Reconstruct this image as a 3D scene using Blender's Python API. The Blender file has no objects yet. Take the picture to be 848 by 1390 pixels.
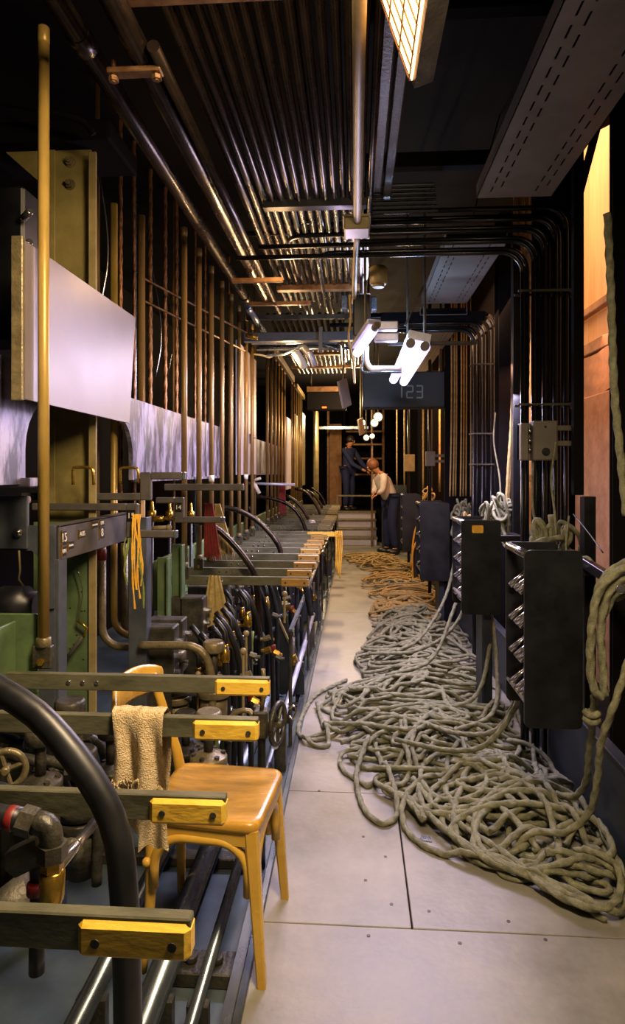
import bpy, math, random
from mathutils import Vector, Matrix
random.seed(7)
PI = math.pi
SC = bpy.context.scene
COL = SC.collection

# ------------------------------------------------------------------ camera
F = 870.0; EYE = 1.45; YAW = math.atan(58.0/870.0)
cam_d = bpy.data.cameras.new('camera'); cam = bpy.data.objects.new('camera', cam_d)
COL.objects.link(cam); SC.camera = cam
cam_d.sensor_fit = 'HORIZONTAL'; cam_d.sensor_width = 36; cam_d.lens = F/848*36
cam_d.shift_y = -55/848; cam_d.clip_start = .05; cam_d.clip_end = 100
cam.location = (0, 0, EYE); cam.rotation_euler = (PI/2, 0, YAW)

def P(px, py, Y):
    """world point at corridor depth Y seen at pixel px,py of the 848x1390 photograph"""
    u = (px-424)/F; v = (640-py)/F
    dx = -math.sin(YAW)+u*math.cos(YAW); dy = math.cos(YAW)+u*math.sin(YAW)
    t = Y/dy
    return Vector((dx*t, Y, EYE+v*t))

# ------------------------------------------------------------------ world + lights
w = bpy.data.worlds.new('world'); SC.world = w; w.use_nodes = True
w.node_tree.nodes['Background'].inputs[0].default_value = (.35, .36, .55, 1)
w.node_tree.nodes['Background'].inputs[1].default_value = .018
SC.view_settings.view_transform = 'Standard'; SC.view_settings.look = 'None'
SC.view_settings.gamma = 1; SC.view_settings.use_curve_mapping = False
SC.view_settings.exposure = 0.12

def area(name, loc, target, size, power, color, sy=None, spread=None):
    d = bpy.data.lights.new(name, 'AREA'); d.energy = power; d.color = color
    d.shape = 'RECTANGLE'; d.size = size; d.size_y = sy or size
    if spread: d.spread = spread
    o = bpy.data.objects.new(name, d); COL.objects.link(o); o.location = loc
    dirv = Vector(target)-Vector(loc)
    o.rotation_euler = dirv.to_track_quat('-Z', 'Y').to_euler()
    return o
def point(name, loc, power, color, r=.05):
    d = bpy.data.lights.new(name, 'POINT'); d.energy = power; d.color = color; d.shadow_soft_size = r
    o = bpy.data.objects.new(name, d); COL.objects.link(o); o.location = loc
    return o
WARM = (1, .58, .27); VIO = (.80, .68, 1.0); COOL = (.42, .60, 1.0); TUNG = (1, .66, .34)
# warm lamp overhead near the camera
area('lamp_light', (.12, .95, 2.48), (-.85, 1.6, .7), .25, 84, (1, .72, .42), 1.1)
area('lamp_light', (.20, .9, 2.42), (-.1, 1.7, 0), .2, 8, (1, .92, .74), 1.1)
# twin tube lamp in mid corridor and its neighbour
area('lamp_light', (.27, 4.2, 2.08), (-.1, 4.3, 0), .25, 88, VIO, 1.6)
area('lamp_light', (.26, 4.2, 2.14), (-1.2, 3.6, 1.6), .2, 13, (.86, .76, 1.0), 1.6)
point('lamp_light', (.24, 4.3, 2.32), 18, COOL)
area('lamp_light', (.02, 3.4, 2.14), (-1.0, 2.6, 1.7), .12, 8, (.92, .70, 1.0), .7)
# warm lamps above the pipe racks (seen as orange glints)
point('lamp_light', (-.42, 3.5, 2.5), 9, WARM)
point('lamp_light', (-.55, 5.3, 2.4), 18, WARM)
point('lamp_light', (-.1, 7.8, 2.3), 48, TUNG)
point('lamp_light', (.1, 10.2, 2.3), 95, (1, .74, .42))
point('lamp_light', (-.5, 12.8, 2.5), 90, TUNG)
# stage side lamps behind the right-hand posts, plus one added low fill
area('side_light', (1.40, 5.2, 3.3), (1.9, 5.3, 3.0), .8, 25, (1, .54, .28), 2.0)
area('side_light', (1.36, 4.6, 2.3), (1.7, 4.65, 1.2), .3, 8, (1, .48, .30), 1.4)  # added fill light that brightens the brown panel, not a lamp there
area('side_light', (1.40, 7.7, 2.7), (1.9, 7.8, 2.0), .5, 70, (1, .48, .18), 2.0)
area('side_light', (1.35, 9.3, 2.9), (1.0, 9.0, 1.2), .3, 26, (1, .62, .32), 1.2)

# ------------------------------------------------------------------ materials
def hexc(h):
    h = h.lstrip('#'); r = []
    for i in (0, 2, 4):
        c = int(h[i:i+2], 16)/255
        r.append(c/12.92 if c <= .04045 else ((c+.055)/1.055)**2.4)
    return tuple(r)+(1,)
def mat(name, c1, c2=None, metal=0, rough=.5, scale=8, lo=.35, hi=.65, bump=0, bscale=None, stretch=(1, 1, 1), emit=None, es=0, spec=.5, rvar=.15):
    m = bpy.data.materials.new(name); m.use_nodes = True
    nt = m.node_tree; N = nt.nodes; L = nt.links; b = N['Principled BSDF']
    b.inputs['Metallic'].default_value = metal; b.inputs['Roughness'].default_value = rough
    b.inputs['Specular IOR Level'].default_value = spec
    tc = N.new('ShaderNodeTexCoord'); mp = N.new('ShaderNodeMapping'); mp.inputs['Scale'].default_value = stretch
    L.new(tc.outputs['Object'], mp.inputs['Vector'])
    nz = N.new('ShaderNodeTexNoise'); nz.inputs['Scale'].default_value = scale; nz.inputs['Detail'].default_value = 6
    nz.inputs['Roughness'].default_value = .65
    L.new(mp.outputs[0], nz.inputs['Vector'])
    cr = N.new('ShaderNodeValToRGB'); cr.color_ramp.elements[0].position = lo; cr.color_ramp.elements[1].position = hi
    cr.color_ramp.elements[0].color = hexc(c1); cr.color_ramp.elements[1].color = hexc(c2 or c1)
    L.new(nz.outputs[0], cr.inputs[0]); L.new(cr.outputs[0], b.inputs['Base Color'])
    if rvar:
        mr = N.new('ShaderNodeMapRange'); mr.inputs[3].default_value = max(0, rough-rvar); mr.inputs[4].default_value = min(1, rough+rvar)
        L.new(nz.outputs[0], mr.inputs[0]); L.new(mr.outputs[0], b.inputs['Roughness'])
    if bump:
        n2 = N.new('ShaderNodeTexNoise'); n2.inputs['Scale'].default_value = bscale or scale*5; n2.inputs['Detail'].default_value = 4
        L.new(mp.outputs[0], n2.inputs['Vector'])
        bp = N.new('ShaderNodeBump'); bp.inputs['Strength'].default_value = bump; bp.inputs['Distance'].default_value = .01
        L.new(n2.outputs[0], bp.inputs['Height']); L.new(bp.outputs[0], b.inputs['Normal'])
    if emit:
        b.inputs['Emission Color'].default_value = hexc(emit); b.inputs['Emission Strength'].default_value = es
    return m
M = dict(
    floor=mat('worn_floor', '#67655a', '#9a968a', 0, .42, 2.2, .3, .7, .08, 40, spec=.4),
    pit=mat('pit_floor', '#4d5a5c', '#66767a', .2, .4, 3, bump=.1),
    dark=mat('dark_paint', '#0a090a', '#110f10', 0, .85, 4, spec=.12),
    black=mat('black_paint', '#0c0d0f', '#17191c', .0, .38, 6, bump=.05),
    conduit=mat('dark_conduit', '#1c1816', '#3c322b', .7, .28, 12, stretch=(1, .3, 1), bump=.05),
    conduit2=mat('black_conduit', '#0d0f12', '#181b20', .0, .25, 10, rvar=.08, spec=.4),
    rust=mat('rusted_channel', '#5a3d26', '#8a6a45', .5, .45, 14, bump=.2),
    pole=mat('brass_coloured_pole', '#8f7634', '#b39650', .25, .38, 10, stretch=(1, 1, .25), bump=.06),
    polebrown=mat('brown_pole', '#745a34', '#9a7d4c', .3, .36, 10, stretch=(1, 1, .2), bump=.06),
    cream=mat('cream_paint', '#776a42', '#94855a', 0, .5, 9, bump=.05),
    steel=mat('steel_bar', '#4c4c3a', '#6b6a54', .2, .42, 16, stretch=(.4, 1, 1), bump=.15),
    greysteel=mat('grey_paint', '#4a4743', '#5b5752', .2, .4, 14, bump=.05),
    bluegrey=mat('blue_grey_paint', '#3c4148', '#4d535b', .1, .45, 10, bump=.05),
    yellow=mat('yellow_grip', '#c29224', '#e6bd45', 0, .42, 22, .25, .5, .15, stretch=(.4, 1, 1)),
    grip_shaded=mat('shaded_grip', '#80602a', '#a8823c', 0, .5, 22, .25, .6, .15, stretch=(.4, 1, 1)),  # darker copy of the yellow grip, first bank's shade put into the colour
    green=mat('olive_green_paint', '#46593a', '#5f754b', .05, .5, 7, bump=.06),
    olive=mat('olive_column_paint', '#6e6436', '#8b7f4a', .05, .5, 6, bump=.04),
    zinc=mat('zinc_sheet', '#4c4b58', '#9d98a8', .4, .42, 6, .44, .58, .04, stretch=(1, 2.2, .7)),
    plate=mat('grey_plate', '#5e575c', '#766d75', .1, .42, 3, .3, .7, .03),
    whiteplate=mat('pale_plate', '#b5adb3', '#c8c0c8', .05, .5, 2),
    alu=mat('aluminium_tray', '#77746d', '#8a8780', .4, .5, 4, bump=.05),
    rope=mat('grey_rope', '#606149', '#8e8d6f', 0, .85, 30, bump=.5, bscale=220),
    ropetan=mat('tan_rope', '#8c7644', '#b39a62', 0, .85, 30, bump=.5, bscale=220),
    wire=mat('steel_wire_rope', '#6b4a2c', '#a8794a', .6, .4, 30, bump=.2),
    wood=mat('varnished_wood', '#b98d2c', '#dcb450', 0, .26, 5, .3, .7, .04, stretch=(.6, 3, 1), rvar=.08),
    woodseat=mat('worn_varnished_seat', '#8f6f2c', '#cb9a3c', 0, .24, 6, .35, .65, .06, stretch=(.7, 3, 1), rvar=.12),
    cloth=mat('sackcloth', '#c2a878', '#e2cda4', 0, .95, 60, bump=.8, bscale=300),
    clothtan=mat('tan_cloth', '#a08a52', '#c2ab6e', 0, .95, 40, bump=.6, bscale=240),
    clothred=mat('red_cloth', '#5a1616', '#7c2620', 0, .95, 40, bump=.6, bscale=200),
    brass=mat('brass', '#8a6b22', '#c09c45', .85, .26, 12),
    chrome=mat('chrome', '#a9a9a6', '#c8c8c6', .95, .2, 12, rvar=.06),
    greysilver=mat('galvanised_rail', '#67717a', '#8f9ba5', .8, .28, 10, stretch=(1, .2, 1)),
    hose=mat('rubber_hose', '#0e0f11', '#1b1d20', 0, .4, 12),
    iron=mat('cast_iron', '#2c2b24', '#4e4a3e', .3, .45, 14, bump=.3),
    ironlt=mat('oily_cast_iron', '#5d553c', '#857956', .35, .4, 14, bump=.3),
    red=mat('red_paint', '#561310', '#761c16', 0, .45, 12),
    tape_y=mat('yellow_tape', '#cf9018', '#efbd3c', 0, .6, 20),
    tape_g=mat('green_tape', '#5c6a26', '#808c3a', 0, .6, 20),
    woodpanel=mat('wood_panel', '#c09262', '#d6ac7c', 0, .6, 3, .3, .7, .05, stretch=(1, 6, .5)),
    drape=mat('brown_cloth', '#85603f', '#a57d58', 0, .9, 6, bump=.3),
    blueboard=mat('dark_blue_board', '#20262c', '#2c343b', 0, .5, 6),
    white=mat('white_paint', '#c9c2b0', '#dcd6c6', 0, .5, 8),
    tag=mat('black_label', '#0b0b0b', '#111111', 0, .4, 8),
    grey=mat('grey_box_paint', '#5d574c', '#6d665a', 0, .5, 8),
    skin=mat('skin', '#a06a4c', '#b67d5c', 0, .6, 8),
    hair=mat('dark_hair', '#120d0b', '#1d1512', 0, .6, 20),
    hairbrown=mat('brown_hair', '#5c2f18', '#7a4526', 0, .6, 20),
    navy=mat('navy_cloth', '#0f1738', '#1a2450', 0, .85, 8),
    shirt=mat('pale_shirt', '#b9a79c', '#cdbdb2', 0, .85, 8),
    tube=mat('lit_tube', '#ffffff', '#ffffff', 0, .5, emit='#d9c2ff', es=2.2),
    tubewarm=mat('lit_warm_diffuser', '#ffdcae', '#ffdcae', 0, .5, emit='#ffb878', es=5),
    bulb=mat('lit_bulb', '#ffffff', '#ffffff', 0, .5, emit='#ffe2ae', es=14),
    led=mat('lit_red_indicator', '#ff5020', '#ff5020', 0, .5, emit='#ff6a20', es=2),
    segment=mat('dim_segment', '#7d97a8', '#7d97a8', 0, .5, 8),
    glassblue=mat('frosted_reflector', '#a9adc2', '#c5c8dc', .3, .35, 8),
)

# ------------------------------------------------------------------ mesh builder
def frame(d):
    d = d.normalized(); a = Vector((0, 0, 1)) if abs(d.z) < .9 else Vector((1, 0, 0))
    u = d.cross(a).normalized(); return u, d.cross(u).normalized()
class MB:
    def __init__(s): s.v = []; s.f = []; s.sm = []
    def add(s, vs, fs, smooth=False, mtx=None):
        n = len(s.v)
        s.v += [tuple(mtx @ Vector(q)) if mtx else tuple(q) for q in vs]
        s.f += [tuple(i+n for i in f) for f in fs]; s.sm += [smooth]*len(fs); return s
    def box(s, x0, x1, y0, y1, z0, z1, b=0.0, mtx=None):
        if x1 < x0: x0, x1 = x1, x0
        if y1 < y0: y0, y1 = y1, y0
        if z1 < z0: z0, z1 = z1, z0
        if b <= 0:
            vs = [(x, y, z) for x in (x0, x1) for y in (y0, y1) for z in (z0, z1)]
            fs = [(0, 1, 3, 2), (4, 6, 7, 5), (0, 4, 5, 1), (2, 3, 7, 6), (0, 2, 6, 4), (1, 5, 7, 3)]
            return s.add(vs, fs, False, mtx)
        b = min(b, (x1-x0)*.45, (y1-y0)*.45, (z1-z0)*.45)
        vs = []; idx = {}
        for i, x in enumerate((x0, x1)):
            for j, y in enumerate((y0, y1)):
                for k, z in enumerate((z0, z1)):
                    sx, sy, sz = (b if i == 0 else -b), (b if j == 0 else -b), (b if k == 0 else -b)
                    for a, p in enumerate(((x, y+sy, z+sz), (x+sx, y, z+sz), (x+sx, y+sy, z))):
                        idx[i, j, k, a] = len(vs); vs.append(p)
        fs = []
        for i in (0, 1):
            q = [idx[i, 0, 0, 0], idx[i, 0, 1, 0], idx[i, 1, 1, 0], idx[i, 1, 0, 0]]; fs.append(q if i == 0 else q[::-1])
            q = [idx[0, i, 0, 1], idx[1, i, 0, 1], idx[1, i, 1, 1], idx[0, i, 1, 1]]; fs.append(q if i == 0 else q[::-1])
            q = [idx[0, 0, i, 2], idx[0, 1, i, 2], idx[1, 1, i, 2], idx[1, 0, i, 2]]; fs.append(q if i == 0 else q[::-1])
        for i in (0, 1):
            for j in (0, 1):
                q = [idx[i, j, 0, 0], idx[i, j, 0, 1], idx[i, j, 1, 1], idx[i, j, 1, 0]]; fs.append(q if (i+j) % 2 else q[::-1])
                q = [idx[i, 0, j, 0], idx[i, 0, j, 2], idx[i, 1, j, 2], idx[i, 1, j, 0]]; fs.append(q if (i+j) % 2 == 0 else q[::-1])
                q = [idx[0, i, j, 1], idx[0, i, j, 2], idx[1, i, j, 2], idx[1, i, j, 1]]; fs.append(q if (i+j) % 2 else q[::-1])
        for i in (0, 1):
            for j in (0, 1):
                for k in (0, 1):
                    q = [idx[i, j, k, 0], idx[i, j, k, 1], idx[i, j, k, 2]]; fs.append(q if (i+j+k) % 2 else q[::-1])
        return s.add(vs, fs, False, mtx)
    def bar(s, p, q, wu, wv, up=(0, 0, 1), b=.002):
        p = Vector(p); q = Vector(q); d = (q-p); L = d.length; d.normalize(); up = Vector(up)
        u = d.cross(up)
        if u.length < 1e-4: u = d.cross(Vector((1, 0, 0)))
        u.normalize(); v = u.cross(d).normalized()
        m = Matrix(((u.x, d.x, v.x, p.x), (u.y, d.y, v.y, p.y), (u.z, d.z, v.z, p.z), (0, 0, 0, 1)))
        return s.box(-wu/2, wu/2, 0, L, -wv/2, wv/2, b, m)
    def tube(s, pts, r, n=10, lobe=0, pitch=.05, cap=True, rr=None):
        pts = [Vector(p) for p in pts]; m = len(pts)
        if m < 2: return s
        t0 = (pts[1]-pts[0]); u, v = frame(t0); vs = []; acc = 0
        for i, p in enumerate(pts):
            t = (pts[min(i+1, m-1)]-pts[max(i-1, 0)])
            if t.length < 1e-9: t = t0
            t = t.normalized(); u = (u-t*u.dot(t))
            if u.length < 1e-6: u, _ = frame(t)
            u.normalize(); v = t.cross(u)
            if i: acc += (p-pts[i-1]).length
            R = rr[i] if rr else r
            for k in range(n):
                a = 2*PI*k/n
                R2 = R*(1+lobe*math.cos(3*(a)-2*PI*acc/pitch)) if lobe else R
                vs.append(p+u*(R2*math.cos(a))+v*(R2*math.sin(a)))
        fs = []
        for i in range(m-1):
            for k in range(n):
                k2 = (k+1) % n; fs.append((i*n+k, i*n+k2, (i+1)*n+k2, (i+1)*n+k))
        s.add(vs, fs, True)
        if cap:
            b0 = len(s.v)-len(vs)
            s.f.append(tuple(b0+k for k in range(n))[::-1]); s.sm.append(False)
            s.f.append(tuple(b0+(m-1)*n+k for k in range(n))); s.sm.append(False)
        return s
    def lathe(s, p, d, prof, n=16):
        """prof = [(distance along d, radius)]"""
        p = Vector(p); d = Vector(d).normalized(); u, v = frame(d); vs = []
        for h, r in prof:
            for k in range(n):
                a = 2*PI*k/n; vs.append(p+d*h+u*(r*math.cos(a))+v*(r*math.sin(a)))
        m = len(prof); fs = []; 
        for i in range(m-1):
            for k in range(n):
                k2 = (k+1) % n; fs.append((i*n+k, (i+1)*n+k, (i+1)*n+k2, i*n+k2))
        b0 = len(s.v); s.add(vs, fs, n > 8)
        s.f.append(tuple(b0+k for k in range(n))); s.sm.append(False)
        s.f.append(tuple(b0+(m-1)*n+k for k in range(n))[::-1]); s.sm.append(False)
        return s
    def cyl(s, p, q, r, n=14, b=0):
        p = Vector(p); q = Vector(q); L = (q-p).length; b = min(b, r*.5, L*.3)
        prof = [(0, r-b), (b, r), (L-b, r), (L, r-b)] if b else [(0, r), (L, r)]
        return s.lathe(p, q-p, prof, n)
    def ball(s, c, r, n=12, sc=(1, 1, 1)):
        prof = []
        k = max(6, n//2)
        vs = []; fs = []
        for i in range(1, k):
            th = PI*i/k
            for j in range(n):
                a = 2*PI*j/n
                vs.append((c[0]+sc[0]*r*math.sin(th)*math.cos(a), c[1]+sc[1]*r*math.sin(th)*math.sin(a), c[2]+sc[2]*r*math.cos(th)))
        top = len(vs); vs.append((c[0], c[1], c[2]+sc[2]*r)); vs.append((c[0], c[1], c[2]-sc[2]*r))
        for i in range(k-2):
            for j in range(n):
                j2 = (j+1) % n; fs.append((i*n+j, (i+1)*n+j, (i+1)*n+j2, i*n+j2))
        for j in range(n):
            j2 = (j+1) % n; fs.append((top, j, j2)); fs.append((top+1, (k-2)*n+j2, (k-2)*n+j))
        return s.add(vs, fs, True)
    def prism(s, poly, ax, a0, a1):
        """poly: 2d points in the plane across axis ax ('x': y,z; 'y': x,z; 'z': x,y)"""
        def mk(p, a): return {'x': (a, p[0], p[1]), 'y': (p[0], a, p[1]), 'z': (p[0], p[1], a)}[ax]
        n = len(poly); vs = [mk(p, a0) for p in poly]+[mk(p, a1) for p in poly]
        fs = [tuple(range(n)), tuple(range(2*n-1, n-1, -1))]
        for i in range(n):
            j = (i+1) % n; fs.append((i, i+n, j+n, j))
        return s.add(vs, fs)
    def build(s, name, m, parent=None, origin=None):
        me = bpy.data.meshes.new(name)
        if parent is not None: og = Vector(parent['_o'])
        elif origin is not None: og = Vector(origin)
        else:
            xs = [q[0] for q in s.v]; ys = [q[1] for q in s.v]; zs = [q[2] for q in s.v]
            og = Vector(((min(xs)+max(xs))/2, (min(ys)+max(ys))/2, min(zs)))
        me.from_pydata([(q[0]-og.x, q[1]-og.y, q[2]-og.z) for q in s.v], [], s.f)
        me.polygons.foreach_set('use_smooth', s.sm); me.update()
        import bmesh
        bm = bmesh.new(); bm.from_mesh(me); bmesh.ops.recalc_face_normals(bm, faces=bm.faces); bm.to_mesh(me); bm.free()
        me.materials.append(M[m] if isinstance(m, str) else m)
        o = bpy.data.objects.new(name, me); COL.objects.link(o)
        if parent is not None: o.parent = parent
        else: o.location = og
        o['_o'] = tuple(og)
        return o
def arc(c, r, a0, a1, ax='y', n=10):
    out = []
    for i in range(n+1):
        a = a0+(a1-a0)*i/n; p, q = r*math.cos(a), r*math.sin(a)
        out.append(Vector({'y': (c[0]+p, c[1], c[2]+q), 'x': (c[0], c[1]+p, c[2]+q), 'z': (c[0]+p, c[1]+q, c[2])}[ax]))
    return out
def spl(pts, step=.03):
    """Catmull-Rom through the points, sampled about every step metres"""
    p = [Vector(q) for q in pts]; p = [p[0]*2-p[1]]+p+[p[-1]*2-p[-2]]; out = []
    for i in range(1, len(p)-2):
        n = max(2, int((p[i+1]-p[i]).length/step))
        for k in range(n):
            t = k/n; a, b, c, d = p[i-1], p[i], p[i+1], p[i+2]
            out.append(.5*((2*b)+(c-a)*t+(2*a-5*b+4*c-d)*t*t+(3*b-a-3*c+d)*t*t*t))
    out.append(p[-2]); return out
def thing(name, label, cat, loc=(0, 0, 0), group=None):
    o = bpy.data.objects.new(name, None); COL.objects.link(o); o.empty_display_size = .1
    o.location = loc; o['_o'] = tuple(loc); o['label'] = label; o['category'] = cat
    if group: o['group'] = group
    return o
def tag(o, label, cat, group=None, kind=None):
    o['label'] = label; o['category'] = cat
    if group: o['group'] = group
    if kind: o['kind'] = kind
    return o
def struct(name, mb, m):
    o = mb.build(name, m); o['kind'] = 'structure'; return o
def dup(root, loc, label=None, group=None):
    r = root.copy(); COL.objects.link(r); r.location = loc
    if label: r['label'] = label
    if group: r['group'] = group
    for ch in list(root.children):
        c = ch.copy(); COL.objects.link(c); c.parent = r
        for g in list(ch.children):
            d = g.copy(); COL.objects.link(d); d.parent = c
    return r
ORD = ['nearest', 'second nearest', 'third nearest', 'fourth nearest', 'fifth nearest', 'sixth nearest', 'seventh nearest', 'eighth nearest', 'ninth nearest', 'tenth nearest',
       'eleventh nearest', 'twelfth nearest', 'thirteenth nearest', 'fourteenth nearest', 'fifteenth nearest', 'sixteenth nearest', 'seventeenth nearest', 'eighteenth nearest']
def text(parent, s, loc, size, rot, m='white', name='lettering', ext=.0008):
    cu = bpy.data.curves.new(name, 'FONT'); cu.body = s; cu.size = size; cu.align_x = 'CENTER'; cu.align_y = 'CENTER'; cu.extrude = ext
    cu.materials.append(M[m]); o = bpy.data.objects.new(name, cu); COL.objects.link(o)
    dg = bpy.context.evaluated_depsgraph_get(); me = bpy.data.meshes.new_from_object(o.evaluated_get(dg)); bpy.data.objects.remove(o)
    o = bpy.data.objects.new(name, me); COL.objects.link(o)
    og = Vector(parent['_o']); o.parent = parent; o.location = Vector(loc)-og; o.rotation_euler = rot
    return o

# ================================================================== STRUCTURE
b = MB()   # walkway plates with real seams over a dark bed
ys = [-1, .55, 2.05, 2.9, 4.6, 6.6, 8.8, 11.2, 13.2]
for i in range(len(ys)-1):
    if i == 2: b.box(-.30, .178, ys[i]+.002, ys[i+1]-.002, -.03, 0, .002); b.box(.183, 1.0, ys[i]+.002, ys[i+1]-.002, -.03, 0, .002)
    elif i == 1: b.box(-.30, 1.0, ys[i]+.001, ys[i+1]-.002, -.03, 0, .002)
    else: b.box(-.30, 1.0, ys[i]+.001, ys[i+1]-.001, -.03, 0, .001)
struct('floor', b, 'floor')
struct('floor_bed', MB().box(-.30, 2.2, -1, 17, -.12, -.031), 'dark')
struct('pit_floor', MB().box(-2.4, -.30, -1, 17, -.14, -.09), 'pit')
struct('ceiling', MB().box(-2.4, 1.30, -1, 17, 3.35, 3.45), 'dark')
struct('ceiling_side', MB().box(1.30, 2.2, -1, 17, 4.7, 4.8).box(1.30, 1.34, -1, 17, 3.35, 4.7), 'dark')
struct('wall_left', MB().box(-2.5, -2.4, -1, 17, -.14, 3.45), 'dark')
struct('wall_back', MB().box(-2.5, 2.2, 17, 17.1, -.14, 3.45), 'dark')
b = MB(); y = 1.5
while y < 16:     # boarded wall seen between the posts
    b.box(1.9, 1.93, y+.003, y+.55, -.1, 4.7, .003); y += .553
struct('wall_right', b, 'woodpanel')
b = MB().box(-.325, -.30, -1, 13.2, -.09, .008, .003).box(-.36, -.325, -1, 13.2, -.02, -.012)
struct('trim_1', b, 'greysilver')
struct('baseboard_right', MB().box(.97, 1.0, 1.2, 13, 0, .37, .004).box(.962, 1.012, 1.2, 13, .37, .385, .003), 'blueboard')

# right-hand posts (dark steel uprights with flanges)
def hpost(x0, x1, y0, y1, z0, z1, t=.012):
    b = MB(); b.box(x0, x1, y0, y0+t, z0, z1, .002); b.box(x0, x1, y1-t, y1, z0, z1, .002)
    xm = (x0+x1)/2; b.box(xm-t/2, xm+t/2, y0+t, y1-t, z0, z1); return b
for n, (x0, x1, y0, y1) in enumerate([(1.045, 1.40, 2.68, 2.72), (1.055, 1.16, 4.80, 4.95), (1.10, 1.35, 7.3, 7.5), (1.1, 1.4, 9.4, 9.6), (1.1, 1.4, 11.2, 11.4), (1.0, 1.4, 12.8, 13.0)]):
    o = hpost(x0, x1, y0, y1, -.03, 3.35, min(.012, (y1-y0)*.3)).build('upright_post', 'dark')
    tag(o, 'dark steel upright behind the rope racks, %s of its row' % ORD[n], 'post', 'dark steel uprights behind the racks')
# slim rack frame uprights and their cross arms
for n, (x, y) in enumerate([(1.03, 2.92), (1.03, 4.2), (1.03, 6.6), (1.03, 8.9)]):
    t = thing('rack_upright', 'slim black upright carrying the %s black rope rack' % ORD[n], 'post', (x, y, 0), 'slim uprights beside the racks')
    MB().box(x-.025, x+.025, y-.03, y+.03, 0, 2.95 if n else 1.34, .003).build('post', 'black', t)
    MB().box(x-.22, x-.02, y-.22, y-.19, 1.02, 1.06, .003).box(x-.06, x-.02, y-.2, y-.03, 1.02, 1.06).build('bracket', 'black', t)
x, y = 1.035, 3.05
o = MB().box(x-.022, x+.024, y, y+.04, 1.34, 3.3, .003).build('upright_post', 'dark'); tag(o, 'dark upright between the conduit bundle and the orange boards', 'post')
tag(MB().box(.945, 1.17, 3.50, 3.53, -.03, 3.35, .004).build('backing_board', 'dark'), 'dark board behind the near bundle of black conduits', 'board')
tag(MB().box(1.0, 1.3, 5.6, 5.63, -.03, 3.35, .004).build('backing_board', 'dark'), 'dark board behind the conduits beside the tan ropes', 'board')
tag(MB().bar(P(812, 165, 3.1), P(779, 290, 3.1), .04, .03).build('diagonal_brace', 'dark'), 'dark diagonal brace crossing the orange boards near the tray', 'brace')
tag(MB().box(.86, 1.16, 6.25, 6.28, -.03, 3.35, .004).build('backing_board', 'dark'), 'dark board behind the curtain of tan ropes', 'board')
# boards on the lit wall side
for n, (pz, Y, h, mm) in enumerate([(418, 4.9, .06, 'drape'), (471, 4.9, .09, 'drape')]):
    z = EYE+(640-pz)/F*Y
    o = MB().box(1.80, 1.86, 4.0, 6.0, z-h/2, z+h/2, .006).build('wooden_rail', mm)
    tag(o, ['brown wooden rail high across the orange boards', 'brown wooden rail above the draped cloth'][n], 'rail', 'wooden rails on the orange wall')
o = MB(); pts = []
nx, ny = 14, 10; vs = []; fs = []
for i in range(nx+1):
    for j in range(ny+1):
        u = i/nx; v = j/ny
        sag = .16*math.sin(u*PI)**.8
        vs.append((1.76+.02*math.sin(u*17+v*5), 4.1+1.7*u, 2.34-.03-.32*v*(0.4+.6*u)-sag*v*.7+.012*math.sin(v*16+u*4)))
for i in range(nx):
    for j in range(ny): fs.append((i*(ny+1)+j, (i+1)*(ny+1)+j, (i+1)*(ny+1)+j+1, i*(ny+1)+j+1))
n0 = len(vs); vs += [(q[0]+.012, q[1], q[2]) for q in vs]; fs += [tuple(k+n0 for k in f[::-1]) for f in fs]
o.add(vs, fs, True); o = o.build('drape', 'drape'); tag(o, 'brown cloth slung below the wooden rail on the orange wall', 'cloth')
o = MB().box(1.3, 1.62, 5.9, 8.6, 1.36, 1.42, .006).build('wooden_ledge', 'woodpanel'); tag(o, 'orange lit wooden ledge behind the hanging ropes', 'shelf')
o = MB().box(1.70, 1.86, 3.8, 6.0, -.1, 2.0, .01).build('board_panel', 'drape'); tag(o, 'dull brown panel standing below the draped cloth', 'panel')

# ================================================================== CEILING
def longpipe(x, z, r, y0, y1, m, label, grp=None, name='ceiling_pipe', coup=None, cat='pipe'):
    t = thing(name, label, cat, (x, (y0+y1)/2, z), grp)
    MB().cyl((x, y0, z), (x, y1, z), r, 14).build('pipe', m, t)
    for yc in (coup or []): MB().cyl((x, yc-.035, z), (x, yc+.035, z), r*1.14, 14, .001).build('coupling', m, t)
    return t
# thick left pipe with a joint
longpipe(-.765, 2.66, .031, .5, 4.45, 'conduit', 'thick dark pipe running along the upper left, from overhead to the poles', coup=[1.75, 4.40])
longpipe(-.765, 2.62, .024, 4.5, 5.35, 'greysilver', 'shorter pale pipe continuing beyond the thick left pipe', coup=[4.55])
longpipe(-.655, 2.70, .020, .5, 4.0, 'rust', 'slim brown pipe beside the thick left ceiling pipe', coup=[3.1])
longpipe(-.60, 2.62, .032, .5, 4.3, 'conduit', 'thick black pipe under the clamp at the upper left', coup=[1.2])
longpipe(-.545, 2.60, .018, 1.7, 4.6, 'conduit', 'thin dark pipe right of the thick black clamped pipe')
nC = 15; yseg = [.7, 2.86, 5.3]
cx = [-.50+i*.0405 for i in range(nC)]
for i, x in enumerate(cx):
    z = 2.69+.006*((i*7) % 3); r = .0145 if i % 4 else .0175
    c = [3.35+.05*((i*3) % 5)] if i % 2 else []
    longpipe(x, z, r, .7, 5.15-.16*((i*3) % 4), 'conduit', 'dark glossy conduit of the ceiling rack, %s from the left' % ['first', 'second', 'third', 'fourth', 'fifth', 'sixth', 'seventh', 'eighth', 'ninth', 'tenth', 'eleventh', 'twelfth', 'thirteenth', 'fourteenth', 'fifteenth'][i],
             'dark conduits side by side under the ceiling', 'conduit', c, 'conduit')
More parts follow.
